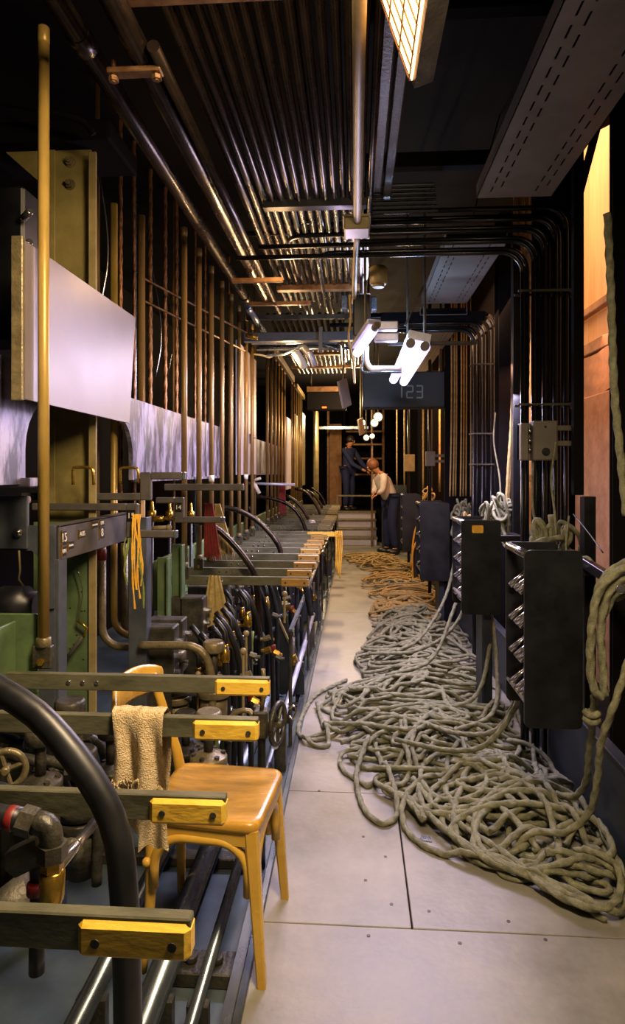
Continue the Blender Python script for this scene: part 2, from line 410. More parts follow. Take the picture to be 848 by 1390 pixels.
# second, upper layer further on
for i in range(12):
    x = -.74+i*.055
    longpipe(x, 2.78, .016, 5.4, 8.6, 'conduit', 'rust dark conduit in the far ceiling rack, column %s from the left' % ['first', 'second', 'third', 'fourth', 'fifth', 'sixth', 'seventh', 'eighth', 'ninth', 'tenth', 'eleventh', 'twelfth'][i],
             'conduits of the far ceiling rack', 'conduit', None, 'conduit')
# cross supports
def channel(x0, x1, y, z, w=.045, h=.03, m='rust', label='', grp='cross channels holding the conduits'):
    b = MB(); b.box(x0, x1, y-w/2, y+w/2, z-.004, z, .001); b.box(x0, x1, y-w/2, y-w/2+.004, z, z+h); b.box(x0, x1, y+w/2-.004, y+w/2, z, z+h)
    o = b.build('cross_channel', m); return tag(o, label, 'bracket', grp)
channel(-.60, .03, 1.60, 2.655, .05, .03, 'rust', 'lit brown channel crossing under the conduits at the top of the view')
channel(-.42, .05, 2.92, 2.655, .05, .03, 'black', 'black channel crossing under the conduits beside the cream junction box')
channel(-.52, .03, 4.25, 2.655, .06, .03, 'rust', 'orange lit channel crossing the conduits past the black cross pipes')
channel(-.85, .03, 4.98, 2.64, .04, .03, 'iron', 'grey channel at the far end of the near conduit rack')
channel(-.72, -.3, 4.32, 2.58, .03, .02, 'rust', 'short rusty strap near the end of the thick left pipe')
channel(-.72, -.42, 3.72, 2.56, .03, .02, 'rust', 'short rusty strap below the thick black pipe')
for n, y in enumerate([6.2, 7.1, 8.0]):
    channel(-.8, .1, y, 2.745, .06, .03, 'rust', 'rusty channel of the far conduit rack, %s of three' % ORD[n])
# clamp at upper left
t = thing('pipe_clamp', 'bolted clamp plate holding the pipes at the upper left', 'clamp', (-.6, 1.78, 2.57))
MB().box(-.70, -.545, 1.76, 1.80, 2.575, 2.59, .003).build('plate', 'rust', t)
for x in (-.685, -.56):
    MB().cyl((x, 1.78, 2.555), (x, 1.78, 2.62), .007, 8).cyl((x, 1.78, 2.558), (x, 1.78, 2.570), .014, 6).build('bolt', 'rust', t)
# black cross pipes with bends (feed the conduit bundle on the right)
def bundle(x0, yb, z_top, n, dx, xl, name_lbl, clampz, r=.0125, zb=-.03, rows=2, dzr=.055):
    for i in range(n):
        row = i % rows; k = i//rows
        x = x0+i*dx; y = yb+row*.035; z = z_top+ (i*dzr/rows)
        R = .11; xe = xl[i % len(xl)]
        pts = [(x, y, zb), (x, y, z-R)]+arc((x-R, y, z-R), R, 0, PI/2, 'y', 7)+[(xe, y, z)]
        if i % 3 == 1: pts = pts[:-1]+[(xe+.1, y, z)]+[(xe+.1-.1*math.sin(a), y+.1-.1*math.cos(a), z) for a in [PI/8*q for q in range(5)]]+[(xe, y+.7, z)]
        o = MB().tube(pts, r, 10).build('conduit', 'conduit2')
        tag(o, name_lbl % ['first', 'second', 'third', 'fourth', 'fifth', 'sixth', 'seventh', 'eighth', 'ninth', 'tenth'][i], 'conduit', name_lbl[:name_lbl.index(',')])
    for j, cz in enumerate(clampz):
        b = MB(); x1 = x0+(n-1)*dx
        b.box(x0-.03, x1+.06, yb-.03, yb-.018, cz, cz+.012, .001); b.box(x0-.03, x1+.06, yb+.05, yb+.062, cz, cz+.012, .001)
        b.box(x1+.04, x1+.06, yb-.03, yb+.06, cz-.01, cz+.022)
        tag(b.build('conduit_clamp', 'iron'), 'clamp strap around black conduits at the right, %s, strap %s from the top' % (['near bundle', 'far bundle'][yb > 4], ['first', 'second', 'third'][j]), 'clamp')
bundle(.845, 3.3, 2.56, 9, .0265, [-.62, -.2, -.5, 0, -.35], 'black conduit of the near bundle at the right, %s from the left', [2.35, 1.78])
bundle(.93, 5.1, 2.56, 6, .034, [.25, .0, -.2], 'black conduit of the bundle beside the tan ropes, %s from the left', [2.28, 1.74, 1.5], r=.016)
# perforated cable trays, pieces one behind the other
def tray(x0, x1, y0, y1, z, label):
    t = thing('cable_tray', label, 'tray', ((x0+x1)/2, (y0+y1)/2, z), 'perforated trays under the ceiling')
    # plate with real slots: strips between slot rows
    rows = [x0+.05, x0+.085, x1-.085, x1-.05]; sw = .007; b = MB(); edges = [x0]
    for r in rows: edges += [r-sw/2, r+sw/2]
    edges.append(x1)
    for i in range(0, len(edges)-1):
        a, c = edges[i], edges[i+1]
        if i % 2 == 0: b.box(a, c, y0, y1, z, z+.003)
        else:
            y = y0+(.03 if i % 4 == 1 else .07); prev = y0
            while y < y1-.08:
                b.box(a, c, prev, y, z, z+.003); prev = y+.055; y = prev+.035
            b.box(a, c, prev, y1, z, z+.003)
    b.build('perforated_sheet', 'alu', t)
    MB().box(x0, x0+.003, y0, y1, z, z+.06).box(x1-.003, x1, y0, y1, z, z+.06).build('side_flange', 'alu', t)
    MB().box(x0+.01, x1-.01, y0, y1, z+.03, z+.05).build('cable_bed', 'dark', t)
tray(.535, .86, .4, 2.88, 2.66, 'wide perforated grey cable tray at the upper right')
tray(.50, .84, 3.6, 4.9, 2.72, 'second perforated tray, behind the black cross conduits')
tray(.50, .86, 5.0, 8.5, 2.66, 'far plain tray beyond the second perforated tray')
# cream pipe and junction box
t = thing('cream_pipe', 'cream painted pipe running overhead down the middle of the ceiling', 'pipe', (.0, 2, 2.56))
MB().cyl((.01, .5, 2.57), (.01, 2.86, 2.57), .018, 14).build('pipe', 'cream', t)
MB().tube(spl([(.01, 3.0, 2.57), (0, 3.4, 2.55), (-.01, 4.1, 2.53)], .1), .014, 12).build('pipe', 'cream', t)
t = thing('junction_box', 'cream junction box at the joint of the cream ceiling pipe', 'box', (.01, 2.93, 2.54))
MB().box(-.05, .065, 2.87, 3.0, 2.535, 2.59, .006).build('body', 'cream', t)
MB().box(-.055, .07, 2.865, 3.005, 2.59, 2.60, .003).build('lid', 'cream', t)
# dim channels right of the cream pipe
for n, (x, z, y0, y1) in enumerate([(.10, 2.75, .6, 3.0), (.155, 2.8, 1.2, 3.2)]):
    tag(MB().box(x-.02, x+.02, y0, y1, z, z+.05, .004).build('ceiling_batten', 'iron'), ['dim iron batten just right of the cream pipe', 'dim iron batten beside the warm lamp'][n], 'batten')
for n, (y, z, x0, x1) in enumerate([(2.2, 3.0, -.0, .7), (3.1, 2.9, 0.05, 1.0), (5.05, 2.62, .2, 1.0)]):
    tag(MB().box(x0, x1, y-.03, y+.03, z, z+.07, .004).build('ceiling_beam', 'dark'), 'dark cross beam on the right side of the ceiling, %s' % ORD[n], 'beam')
# hanging bracket frame
t = thing('pipe_hanger', 'thin steel hanger rod dropping from the ceiling near the blue lamp', 'hanger', (.46, 4.3, 2.45))
MB().cyl((.46, 4.3, 2.3), (.46, 4.3, 3.3), .01, 8).build('rod', 'iron', t)
MB().box(.22, .8, 4.28, 4.32, 2.29, 2.31, .002).build('cross_bar', 'iron', t)
MB().bar((.33, 4.3, 2.42), (.45, 4.3, 2.68), .012, .012).build('brace', 'iron', t)
tag(MB().cyl((.13, 3.62, 2.60), (.13, 3.62, 2.50), .05, 18, .008).cyl((.13, 3.62, 2.50), (.13, 3.62, 2.485), .035, 18, .004).build('cream_lamp_housing', 'cream'), 'cream round housing under the black cross conduits', 'fixture')
# stack of thin cross conduits above the right (seen as dim lines)
for i in range(7):
    z = 2.72+.03*i
    tag(MB().cyl((.06, 3.15+.02*i, z), (.40, 3.15+.02*i, z), .009, 8).build('conduit', 'conduit2'), 'thin black cross conduit right of the cream junction box, level %s up' % ['one', 'two', 'three', 'four', 'five', 'six', 'seven'][i], 'conduit', 'thin cross conduits')
# blue-lit cross pipes beyond the near rack
for i in range(6):
    z = 2.52+.035*(i % 3); y = 5.3+.09*i; x1 = -.12+.03*i; R = .07
    pts = [(-.86, y, z), (x1-R, y, z)]+[Vector((x1-R+R*math.sin(a), y+R-R*math.cos(a), z)) for a in [PI/10*q for q in range(6)]]+[(x1, y+.9, z-.02)]
    tag(MB().tube(pts, .014, 10).build('conduit', 'greysilver'), 'bent silver conduit beyond the rack, %s of its row' % ORD[i], 'conduit', 'bent silver conduits over the poles')
tag(MB().box(-.9, .1, 5.12, 5.2, 2.5, 2.57, .004).build('cross_beam', 'bluegrey'), 'grey cross beam over the white panel', 'beam')
tag(MB().box(-.29, -.26, 5.08, 5.12, 2.40, 2.6, .003).build('hanger_plate', 'grey'), 'small upright plate under the grey cross beam', 'bracket')
# mass of pipe fittings with white sleeves (px 400-430)
t = thing('pipe_junction', 'cluster of pale pipe fittings hanging below the grey beam', 'fitting', tuple(P(410, 490, 5.3)))
c = P(410, 485, 5.3)
MB().cyl(c+Vector((-.06, 0, .05)), c+Vector((.02, .05, -.08)), .035, 14, .006).build('sleeve', 'white', t)
MB().cyl(c+Vector((.0, 0, .09)), c+Vector((.08, .03, -.0)), .03, 14, .006).build('sleeve', 'white', t)
MB().cyl(c+Vector((.06, 0, .05)), c+Vector((.1, .03, -.07)), .022, 12, .004).build('sleeve', 'glassblue', t)
MB().tube(spl([c+Vector((-.3, 0, .02)), c+Vector((-.15, 0, .03)), c+Vector((0, 0, .1)), c+Vector((.1, 0, .12)), c+Vector((.3, 0, .06))], .03), .012, 8).build('pipe', 'greysilver', t)
for i in range(4):
    x = -.08+.07*i
    tag(MB().box(x-.02, x+.02, 4.45+.05*(i % 2), 4.55+.05*(i % 2), 2.58, 2.675, .006).build('junction_box', 'greysilver'), 'small silver conduit box under the rack end, %s from the left' % ['first', 'second', 'third', 'fourth'][i], 'box', 'silver conduit boxes')

# ================================================================== LAMPS
# warm lamp: tilted louvred face, long side along the corridor
t = thing('ceiling_lamp', 'warm glowing louvred lamp hanging at the top of the view', 'lamp', (.15, 1.0, 2.42))
a = Vector((.140, 1.62, 2.43)); e = Vector((-.075, 0, .215)); L = Vector((0, -1.15, 0))
nrm = e.cross(L).normalized()
if nrm.x > 0: nrm = -nrm
vs = [a, a+L, a+L+e, a+e]; bk = [q-nrm*.004 for q in vs]
MB().add(vs+bk, [(0, 1, 2, 3), (7, 6, 5, 4), (0, 4, 5, 1), (1, 5, 6, 2), (2, 6, 7, 3), (3, 7, 4, 0)]).build('diffuser', 'tubewarm', t)
b = MB()
for k in range(3): b.bar(a+e*(k/3+.02)+nrm*.004, a+e*(k/3+.02)+L+nrm*.004, .004, .004)
for k in range(24): b.bar(a+L*(k/23)+nrm*.004, a+L*(k/23)+e+nrm*.004, .003, .004)
b.build('louvre', 'rust', t)
h = -nrm*.006
b = MB(); vs = [a+h-e*.05+Vector((0, .02, 0)), a+h+L-e*.05, a+h+L+e*1.06, a+h+e*1.06+Vector((0, .02, 0))]; bk = [q-nrm*.05 for q in vs]
b.add(vs+bk, [(0, 1, 2, 3), (7, 6, 5, 4), (0, 4, 5, 1), (1, 5, 6, 2), (2, 6, 7, 3), (3, 7, 4, 0)]).build('housing', 'iron', t)
MB().cyl(a+e*.5+h+Vector((.02, -.5, .1)), (a.x-.01, 1.12, 3.35), .008, 8).build('hanger', 'iron', t)
def tubelamp(p0, p1, wv, label, tw=.034, hood=True):
    p0 = Vector(p0); p1 = Vector(p1); wv = Vector(wv); t = thing('tube_lamp', label, 'lamp', tuple((p0+p1)/2))
    d = (p1-p0).normalized(); nn = d.cross(wv).normalized()
    if nn.z > 0: nn = -nn
    for s_ in (-1, 1):
        o = wv*(.32*s_)
        MB().cyl(p0+o+nn*.03, p1+o+nn*.03, tw, 12, .004).build('tube', 'tube', t)
        MB().cyl(p0+o+nn*.03-d*.03, p0+o+nn*.03, tw*.8, 10).cyl(p1+o+nn*.03, p1+o+nn*.03+d*.03, tw*.8, 10).build('end_cap', 'grey', t)
    vs = [p0-wv*.5-nn*.0, p0+wv*.5, p1+wv*.5, p1-wv*.5]; bk = [q-nn*.05 for q in vs]
    MB().add(vs+bk, [(0, 1, 2, 3), (7, 6, 5, 4), (0, 4, 5, 1), (1, 5, 6, 2), (2, 6, 7, 3), (3, 7, 4, 0)]).build('reflector', 'glassblue', t)
    MB().cyl((p0+p1)/2, ((p0+p1)/2).xy.to_3d()+Vector((0, 0, 3.35)), .008, 8).build('hanger', 'iron', t)
    return t
tubelamp(P(568, 462, 3.8), P(542, 512, 5.2), (.13, 0, -.03), 'bright violet-white twin tube lamp hanging at mid corridor')
t = thing('tube_lamp', 'narrow bright tube lamp slanting beside the dark ceiling box', 'lamp', tuple(P(496, 462, 3.9)))
p0, p1 = P(508, 446, 3.6), P(484, 480, 3.9)
MB().cyl(p0, p1, .026, 12, .004).build('tube', 'tube', t)
MB().bar(p0+Vector((0, 0, .04)), p1+Vector((0, 0, .04)), .08, .03, b=.004).build('reflector', 'glassblue', t)
MB().cyl(p0-(p1-p0).normalized()*.05, p0, .022, 12, .004).build('end_cap', 'grey', t); MB().cyl((p0+p1)/2+Vector((0, 0, .04)), ((p0+p1)/2).xy.to_3d()+Vector((0, 0, 3.35)), .007, 8).build('hanger', 'iron', t)
# lit louvre boxes left of it
for n, (y0, y1) in enumerate([(436, 449), (452, 464)]):
    t = P(540, y1, 3.9); s_ = P(508, y0, 3.9)
    tag(MB().box(s_.x, t.x, 3.88, 3.95, t.z+.004, s_.z-.004, .006).build('cable_duct', 'glassblue'), ['upper pale ribbed duct beside the slanting lamp', 'lower pale ribbed duct beside the slanting lamp'][n], 'duct')
p = [P(497, 470, 4.4), P(497, 488, 4.4), P(502, 499, 4.4), P(512, 500, 4.4), P(545, 500, 4.4)]
tag(MB().tube(spl(p, .02), .019, 10).build('bent_conduit', 'white'), 'thick white bent conduit below the slanting lamp', 'conduit')
p = [P(492, 470, 4.45), P(492, 490, 4.45), P(492, 504, 4.45), P(520, 505, 4.45), P(545, 505, 4.45)]
tag(MB().tube(spl(p, .02), .009, 8).build('bent_conduit', 'greysilver'), 'thin bent conduit under the thick white one', 'conduit')
tag(MB().box(P(479, 400, 4.0).x, P(503, 400, 4.0).x, 4.0, 4.2, P(479, 456, 4.0).z, P(479, 398, 4.0).z, .008).cyl((P(491, 400, 4).x, 4.1, 2.5), (P(491, 400, 4).x, 4.1, 3.35), .012, 8).build('ceiling_box', 'black'), 'tall dark box hanging above the slanting tube lamp', 'box')
p = spl([P(474, 400, 4.0), P(476, 430, 4.0), P(473, 460, 4.0), P(479, 490, 4.1), P(481, 520, 4.2)], .03)
tag(MB().tube(p, .007, 8).build('hanging_cable', 'ropetan'), 'orange lit cable hanging left of the tall dark box', 'cable')
# far floodlights and hanging reflectors
def flood(px, py, Y, r, label):
    c = P(px, py, Y); t = thing('floodlight', label, 'lamp', tuple(c))
    MB().lathe(c+Vector((0, .09, 0)), (0, -1, 0), [(0, r*.45), (.05, r*.8), (.09, r*1.15), (.095, r*1.15), (.07, r*.9)], 16).build('housing', 'iron', t)
    MB().ball(c+Vector((0, -.02, 0)), r*.85, 12).build('bulb', 'bulb', t)
    MB().cyl(c+Vector((0, .05, 0)), (c.x, c.y+.05, 3.35), .01, 8).build('hanger', 'iron', t)
flood(491, 574, 9.0, .05, 'bright far floodlight, left one of the near pair')
flood(513, 566, 8.6, .06, 'bright far floodlight, right one of the near pair')
flood(508, 574, 9.2, .055, 'bright far floodlight, lower middle')
flood(497, 594, 11.6, .05, 'small far floodlight, left of the distant pair')
flood(505, 592, 11.8, .045, 'small far floodlight, right of the distant pair')
def refl(px, py, Y, s, ang, label):
    c = P(px, py, Y); t = thing('hanging_reflector', label, 'reflector', tuple(c))
    u = Vector((math.cos(ang)*.5, .3, -math.sin(ang))).normalized()*s; v = Vector((.32, .5, .2)).normalized()*s*.55
    nn = u.cross(v).normalized()*.02; vs = [c-u-v, c+u-v, c+u+v, c-u+v]
    MB().add(vs+[q+nn for q in vs], [(0, 1, 2, 3), (7, 6, 5, 4), (0, 4, 5, 1), (1, 5, 6, 2), (2, 6, 7, 3), (3, 7, 4, 0)]).build('plate', 'alu', t)
    MB().cyl(c, (c.x, c.y, 3.35), .008, 8).build('hanger', 'iron', t)
refl(466, 534, 5.6, .12, 1.2, 'pale tilted plate hanging at the left of the dark display box')
refl(489, 579, 8.0, .10, 1.3, 'small pale tilted plate hanging before the far floodlights')
# display box with digits
c0 = P(492, 505, 6.3); c1 = P(605, 553, 6.3)
t = thing('display_box', 'long dark display box across the corridor with digits 123', 'display', tuple((c0+c1)/2))
MB().box(c0.x, c1.x, 6.3, 6.5, c1.z, c0.z, .01).build('housing', mat('glow_tinted_housing', '#162a3c', '#1d354a', 0, .5, 5), t)  # blue glow of the tube lamps put into the housing colour
seg = MB()
def digit(d, cx, cz, s):
    S = {'1': 'bc', '2': 'abged', '3': 'abgcd'}[d]; w_, h_ = s*.5, s
    E = {'a': ((0, h_), (w_, h_)), 'b': ((w_, h_), (w_, h_/2)), 'c': ((w_, h_/2), (w_, 0)), 'd': ((0, 0), (w_, 0)), 'e': ((0, 0), (0, h_/2)), 'f': ((0, h_/2), (0, h_)), 'g': ((0, h_/2), (w_, h_/2))}
    for k in S:
        (x0, z0), (x1, z1) = E[k]; seg.bar((cx+x0, 6.292, cz+z0), (cx+x1, 6.292, cz+z1), .012, .014)
for d, px in (('1', 537), ('2', 552), ('3', 565)):
    q = P(px, 540, 6.3); digit(d, q.x, q.z, .115)
seg.build('digits', 'segment', t)
for xx in (P(500, 500, 6.4).x, P(598, 500, 6.4).x): MB().cyl((xx, 6.4, c0.z-.01), (xx, 6.4, 3.35), .012, 8).build('hanger', 'iron', t)
c0 = P(416, 532, 8.3); c1 = P(470, 556, 8.3)
t = thing('display_box', 'dark box over the far left poles with a small orange light', 'display', tuple((c0+c1)/2))
MB().box(c0.x, c1.x, 8.3, 8.5, c1.z, c0.z, .01).build('housing', 'dark', t)
q = P(440, 553, 8.29); MB().box(q.x-.03, q.x+.03, 8.285, 8.3, q.z-.01, q.z+.01, .003).build('indicator', 'led', t)
MB().box(c0.x, c1.x, 8.28, 8.5, c0.z, c0.z+.07, .005).build('top_channel', 'rust', t)
MB().cyl((c0.x+.05, 8.4, c0.z+.06), (c0.x+.05, 8.4, 3.35), .012, 8).build('hanger', 'iron', t); MB().cyl((c1.x-.05, 8.4, c0.z+.06), (c1.x-.05, 8.4, 3.35), .012, 8).build('hanger', 'iron', t)

# ================================================================== LEFT SIDE
# zinc wall strip with arch opening
ZX = -1.05
arch = [(1.98, 1.41), (1.98, 1.52)]+[(1.98+.17-.17*math.cos(a), 1.52+.17*math.sin(a)) for a in [PI/12*k for k in range(1, 7)]]+[(2.80+.17*math.sin(a), 1.52+.17*math.cos(a)) for a in [PI/12*k for k in range(0, 6)]]+[(2.97, 1.52), (2.97, 1.41)]
poly = [(1.0, 1.41)]+arch+[(4.98, 1.41), (4.98, 1.796), (1.0, 1.796)]
b = MB(); b.prism([(1.0, 1.41), (1.98, 1.41), (1.98, 1.796), (1.0, 1.796)], 'x', ZX-.02, ZX)
top = [(q[0], 1.796) for q in arch]
for i in range(1, len(arch)-2):
    q, r_ = arch[i], arch[i+1]
    if r_[0]-q[0] > 1e-5: b.prism([q, r_, (r_[0], 1.796), (q[0], 1.796)], 'x', ZX-.02, ZX)
b.prism([(2.97, 1.41), (4.98, 1.41), (4.98, 1.796), (2.97, 1.796)], 'x', ZX-.02, ZX)
b.box(ZX-.02, ZX+.012, 3.0, 4.98, 1.40, 1.415)
tag(b.build('zinc_fascia', 'zinc'), 'stained zinc sheet strip with arched opening behind the near poles', 'panel', 'zinc strips along the left wall')
for n, (y0, y1) in enumerate([(6.25, 8.6), (8.9, 12.2)]):
    tag(MB().box(ZX-.02, ZX, y0, y1, 1.41, 1.796, .002).build('zinc_fascia', 'zinc'), ['zinc sheet strip behind the second bank of poles', 'zinc sheet strip far along the left wall'][n], 'panel', 'zinc strips along the left wall')
# big tilted plate
t = thing('steel_plate', 'large pale lavender metal plate hung at the left behind the near pole', 'panel', (-.95, 2.3, 1.65))
MB().prism([(1.80, 1.66), (2.66, 1.655), (2.735, 2.12), (1.80, 2.12)], 'x', -.965, -.955).build('sheet', 'plate', t)
MB().box(-.99, -.956, 1.785, 1.80, 1.655, 2.13, .002).build('edge_flange', 'ironlt', t)
t = thing('steel_plate', 'tall white panel behind the far end of the first pole bank', 'panel', (-.95, 5.7, 1.42))
MB().box(-.97, -.955, 5.15, 6.15, 1.42, 2.52, .003).build('sheet', 'whiteplate', t)
MB().box(-.954, -.945, 5.75, 6.1, 1.77, 1.79).box(-.954, -.945, 5.75, 5.77, 1.7, 1.79).build('bracket', 'iron', t)
for n, (y0, y1, z1, m_) in enumerate([(8.75, 9.35, 2.2, 'whiteplate'), (9.9, 10.5, 2.35, 'cream'), (11.3, 11.9, 2.5, 'cream')]):
    tag(MB().box(-.97, -.93, y0, y1, 1.2, z1, .004).build('wall_panel', m_), 'pale upright panel far along the left side, %s of three' % ORD[n], 'panel')
# olive I-column
t = thing('steel_column', 'olive painted steel I column with bolts behind the big plate', 'column', (-1.16, 2.6, 0))
b = MB(); b.box(-1.255, -1.055, 2.50, 2.512, -.1, 2.74, .002); b.box(-1.255, -1.13, 2.70, 2.712, -.1, 2.74, .002); b.box(-1.16, -1.148, 2.512, 2.70, -.1, 2.74)
b.box(-1.262, -1.20, 2.492, 2.50, 1.3, 2.74, .002)
b.build('column_body', 'olive', t)
for z in (2.69, 2.60):
    MB().lathe((-1.14, 2.50, z), (0, -1, 0), [(0, .022), (.004, .022)], 16).lathe((-1.14, 2.496, z), (0, -1, 0), [(0, .017), (.012, .017)], 6).cyl((-1.14, 2.485, z), (-1.14, 2.47, z), .009, 10).build('bolt', 'ironlt', t)
MB().prism([(-1.42, 2.75), (-1.25, 2.75), (-1.25, 2.60)], 'y', 2.5, 2.512).build('gusset', 'olive', t)
tag(MB().box(-1.5, -.95, 2.42, 2.75, 2.74, 2.82, .01).build('column_cap', 'dark'), 'dark beam resting on the olive column', 'beam')
tag(MB().tube(spl([(-1.5, 2.3, 2.83), (-1.3, 2.3, 2.82), (-1.1, 2.3, 2.77), (-1.0, 2.3, 2.74), (-.97, 2.32, 2.70)], .04), .012, 8).build('cable', 'dark'), 'dark cable sagging over the olive column', 'cable')
t = thing('flat_bar', 'cream flat bar standing right of the olive column', 'bar', (-1.02, 2.48, 0))
MB().box(-1.04, -1.01, 2.44, 2.452, -.1, 2.70, .002).build('bar', 'cream', t)
# dark cabinet stuff at far left edge
t = thing('switch_housing', 'dark switch housing at the far left edge above the plate', 'housing', (-1.25, 2.2, 2.1))
MB().box(-1.45, -1.12, 2.1, 2.3, 1.9, 2.42, .01).build('body', 'black', t)
for k in range(4): MB().cyl((-1.11, 2.08, 2.0+.1*k), (-1.07, 2.05, 2.01+.1*k), .012, 10, .003).build('knob', 'chrome', t)

# vertical poles, three banks, and a lever for each
def make_pole(x, y, m):
    t = thing('pole', '', 'pole', (x, y, .86))
    MB().cyl((x, y, .93), (x, y, 2.76), .0165, 16).build('tube', m, t)
    MB().cyl((x, y, 2.73), (x, y, 2.78), .0175, 16, .003).build('top_cap', m, t); MB().cyl((x, y, .925), (x, y, .955), .022, 16, .004).build('end_collar', 'ironlt', t)
    MB().box(x-.03, x+.028, y-.012, y+.012, .862, .93, .003).build('clevis', 'iron', t)
    MB().cyl((x, y-.024, .885), (x, y-.012, .885), .011, 6).build('bolt', 'brass', t)
    return t
PX = -.93
p0 = make_pole(PX, 1.86, 'pole'); p0['label'] = 'olive yellow pole standing alone closest to the camera at the left'; p0['group'] = 'tall poles of the lever banks'
p1 = make_pole(PX, 3.44, 'polebrown')
LY2 = [3.44+.33*k for k in range(8)]; LY3 = [6.75+.33*k for k in range(6)]; LY4 = [9.3+.35*k for k in range(6)]
for bi, bank in enumerate((LY2, LY3, LY4)):
    for k, y in enumerate(bank):
        if bi == 0 and k == 0: o = p1
        else: o = dup(p1, (PX, y, .86))
        o['label'] = 'brown pole of the %s lever bank, %s in it' % (['first', 'second', 'far'][bi], ORD[k]); o['group'] = 'tall poles of the lever banks'
for k in (2, 6):   # white bands on two poles
    y = LY2[k]; tag(MB().cyl((PX, y, 1.385), (PX, y, 1.425), .0185, 16).build('tape_band', 'white'), 'white tape band around a brown pole, %s one' % ['near', 'far'][k == 6], 'band')
def make_lever(x0, x1, y, z, g0, tilt=0.0, gm='yellow'):
    t = thing('lever', '', 'lever', (x0, y, z))
    rot = Matrix.Translation((x0, y, z)) @ Matrix.Rotation(-tilt, 4, 'Y') @ Matrix.Translation((-x0, -y, -z))
    b = MB(); b.box(x0, x1-.001, y-.010, y+.010, z-.023, z+.024, .002, rot); b.build('bar', 'steel', t)
    b = MB(); b.box(g0, x1, y-.017, y+.017, z-.028, z+.0185, .007, rot); b.build('grip', gm, t)
    for xx in (g0+.025, x1-.022):
        q = rot @ Vector((xx, y-.017, z-.006)); MB().cyl(q, q-Vector((0, .002, 0)), .006, 10).build('rivet', 'iron', t)
    for xx in (x0+.22, x0+.262, x0+.304):
        q = rot @ Vector((xx, y-.010, z)); MB().cyl(q, q-Vector((0, .003, 0)), .007, 10, .001).build('bolt', 'chrome', t)
    return t
LZ = .868
near = [(.80, -1.25, -.205, -.35, .865), (1.15, -1.2, -.232, -.372, .840), (1.47, -1.2, -.222, -.375, .857), (1.82, -1.05, -.243, -.40, .838)]
for k, (y, x0, x1, g, tl) in enumerate(near):
    o = make_lever(x0, x1, y, tl, g, 0)
    o['label'] = ['steel lever with yellow grip at the bottom edge, nearest the camera', 'steel lever with yellow grip crossing in front of the chair seat', 'steel lever with yellow grip that carries the sackcloth rag', 'steel lever with yellow grip in front of the chair back'][k]
    o['group'] = 'steel levers with yellow grips'
lv = make_lever(-1.02, -.25, LY2[0], LZ-.01, -.40, 0, 'grip_shaded')
lvf = make_lever(-1.02, -.25, LY3[0], LZ-.01, -.40, 0, 'cream')
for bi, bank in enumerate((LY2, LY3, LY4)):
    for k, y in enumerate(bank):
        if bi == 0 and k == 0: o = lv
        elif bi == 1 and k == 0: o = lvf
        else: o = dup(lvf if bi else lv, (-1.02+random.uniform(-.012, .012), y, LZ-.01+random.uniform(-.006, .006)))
        o['label'] = 'steel lever with %s grip in the %s bank, %s of it' % (['shaded yellow', 'pale', 'pale'][bi], ['first', 'second', 'far'][bi], ORD[k]); o['group'] = 'steel levers with yellow grips'
# one long lever with a yellow ribbon at the end of the first bank
o = make_lever(-1.02, -.15, 5.98, LZ+.0, -.45); o['label'] = 'longest steel lever ending the first bank, yellow ribbons on its tip'; o['group'] = 'steel levers with yellow grips'
t = thing('ribbon_bunch', 'yellow ribbons dangling from the tip of the longest lever', 'ribbon', (-.17, 5.95, .6))
for k in range(4):
    x = -.18+.018*k
    MB().tube(spl([(x, 5.95, .9), (x+.004, 5.94, .75), (x-.006*k, 5.94, .55-.03*k)], .04), .007, 6).build('ribbon', 'tape_y', t)
# zinc-side lever bearing brackets (green angled plates) behind each bank
for bi, (y0, y1) in enumerate([(3.3, 5.9), (6.6, 8.6), (9.2, 11.3)]):
    tag(MB().box(-1.06, -1.03, y0, y1, .74, .98, .004).box(-1.06, -.98, y0, y1, .72, .74, .003).build('bearing_rail', 'green'), 'green bearing rail behind the levers, %s bank' % ['first', 'second', 'far'][bi], 'rail')
for k in range(3):
    y = [3.15, 3.3, 1.5][k]; x = [-.93, -.9, -1.3][k]
    z1 = [1.02, 1.07, 1.0][k]
    if k < 2: tag(MB().box(x-.06, x+.01, y, y+.012, -.09, z1, .003).box(x-.0, x+.01, y-.05, y, -.09, z1, .002).build('angle_plate', 'green'), ['green angle plate before the first lever bank', 'second green angle plate among the first lever bank'][k], 'plate')
# far left green bracket next to near pole (px 0-45, y 860-940)
t = thing('bearing_bracket', 'olive bearing bracket left of the near pole', 'bracket', (-1.03, 1.85, .75))
MB().box(-1.16, -.955, 1.87, 1.885, .78, 1.02, .003).box(-1.03, -1.02, 1.55, 1.87, .80, 1.0, .003).build('plate', 'green', t)
b = MB()
for k in range(8): b.tube([(-1.015, 1.66+.0*k, .83+.017*k), (-1.012, 1.70, .83+.017*k)], .007, 8)
b.build('chain', 'brass', t)
tag(MB().lathe((-1.12, 1.95, 1.03), (1, 0, 0), [(0, .05), (.01, .06), (.09, .06), (.1, .045), (.13, .045)], 20).build('motor_drum', 'hose'), 'dark drum behind the olive bearing bracket', 'drum')

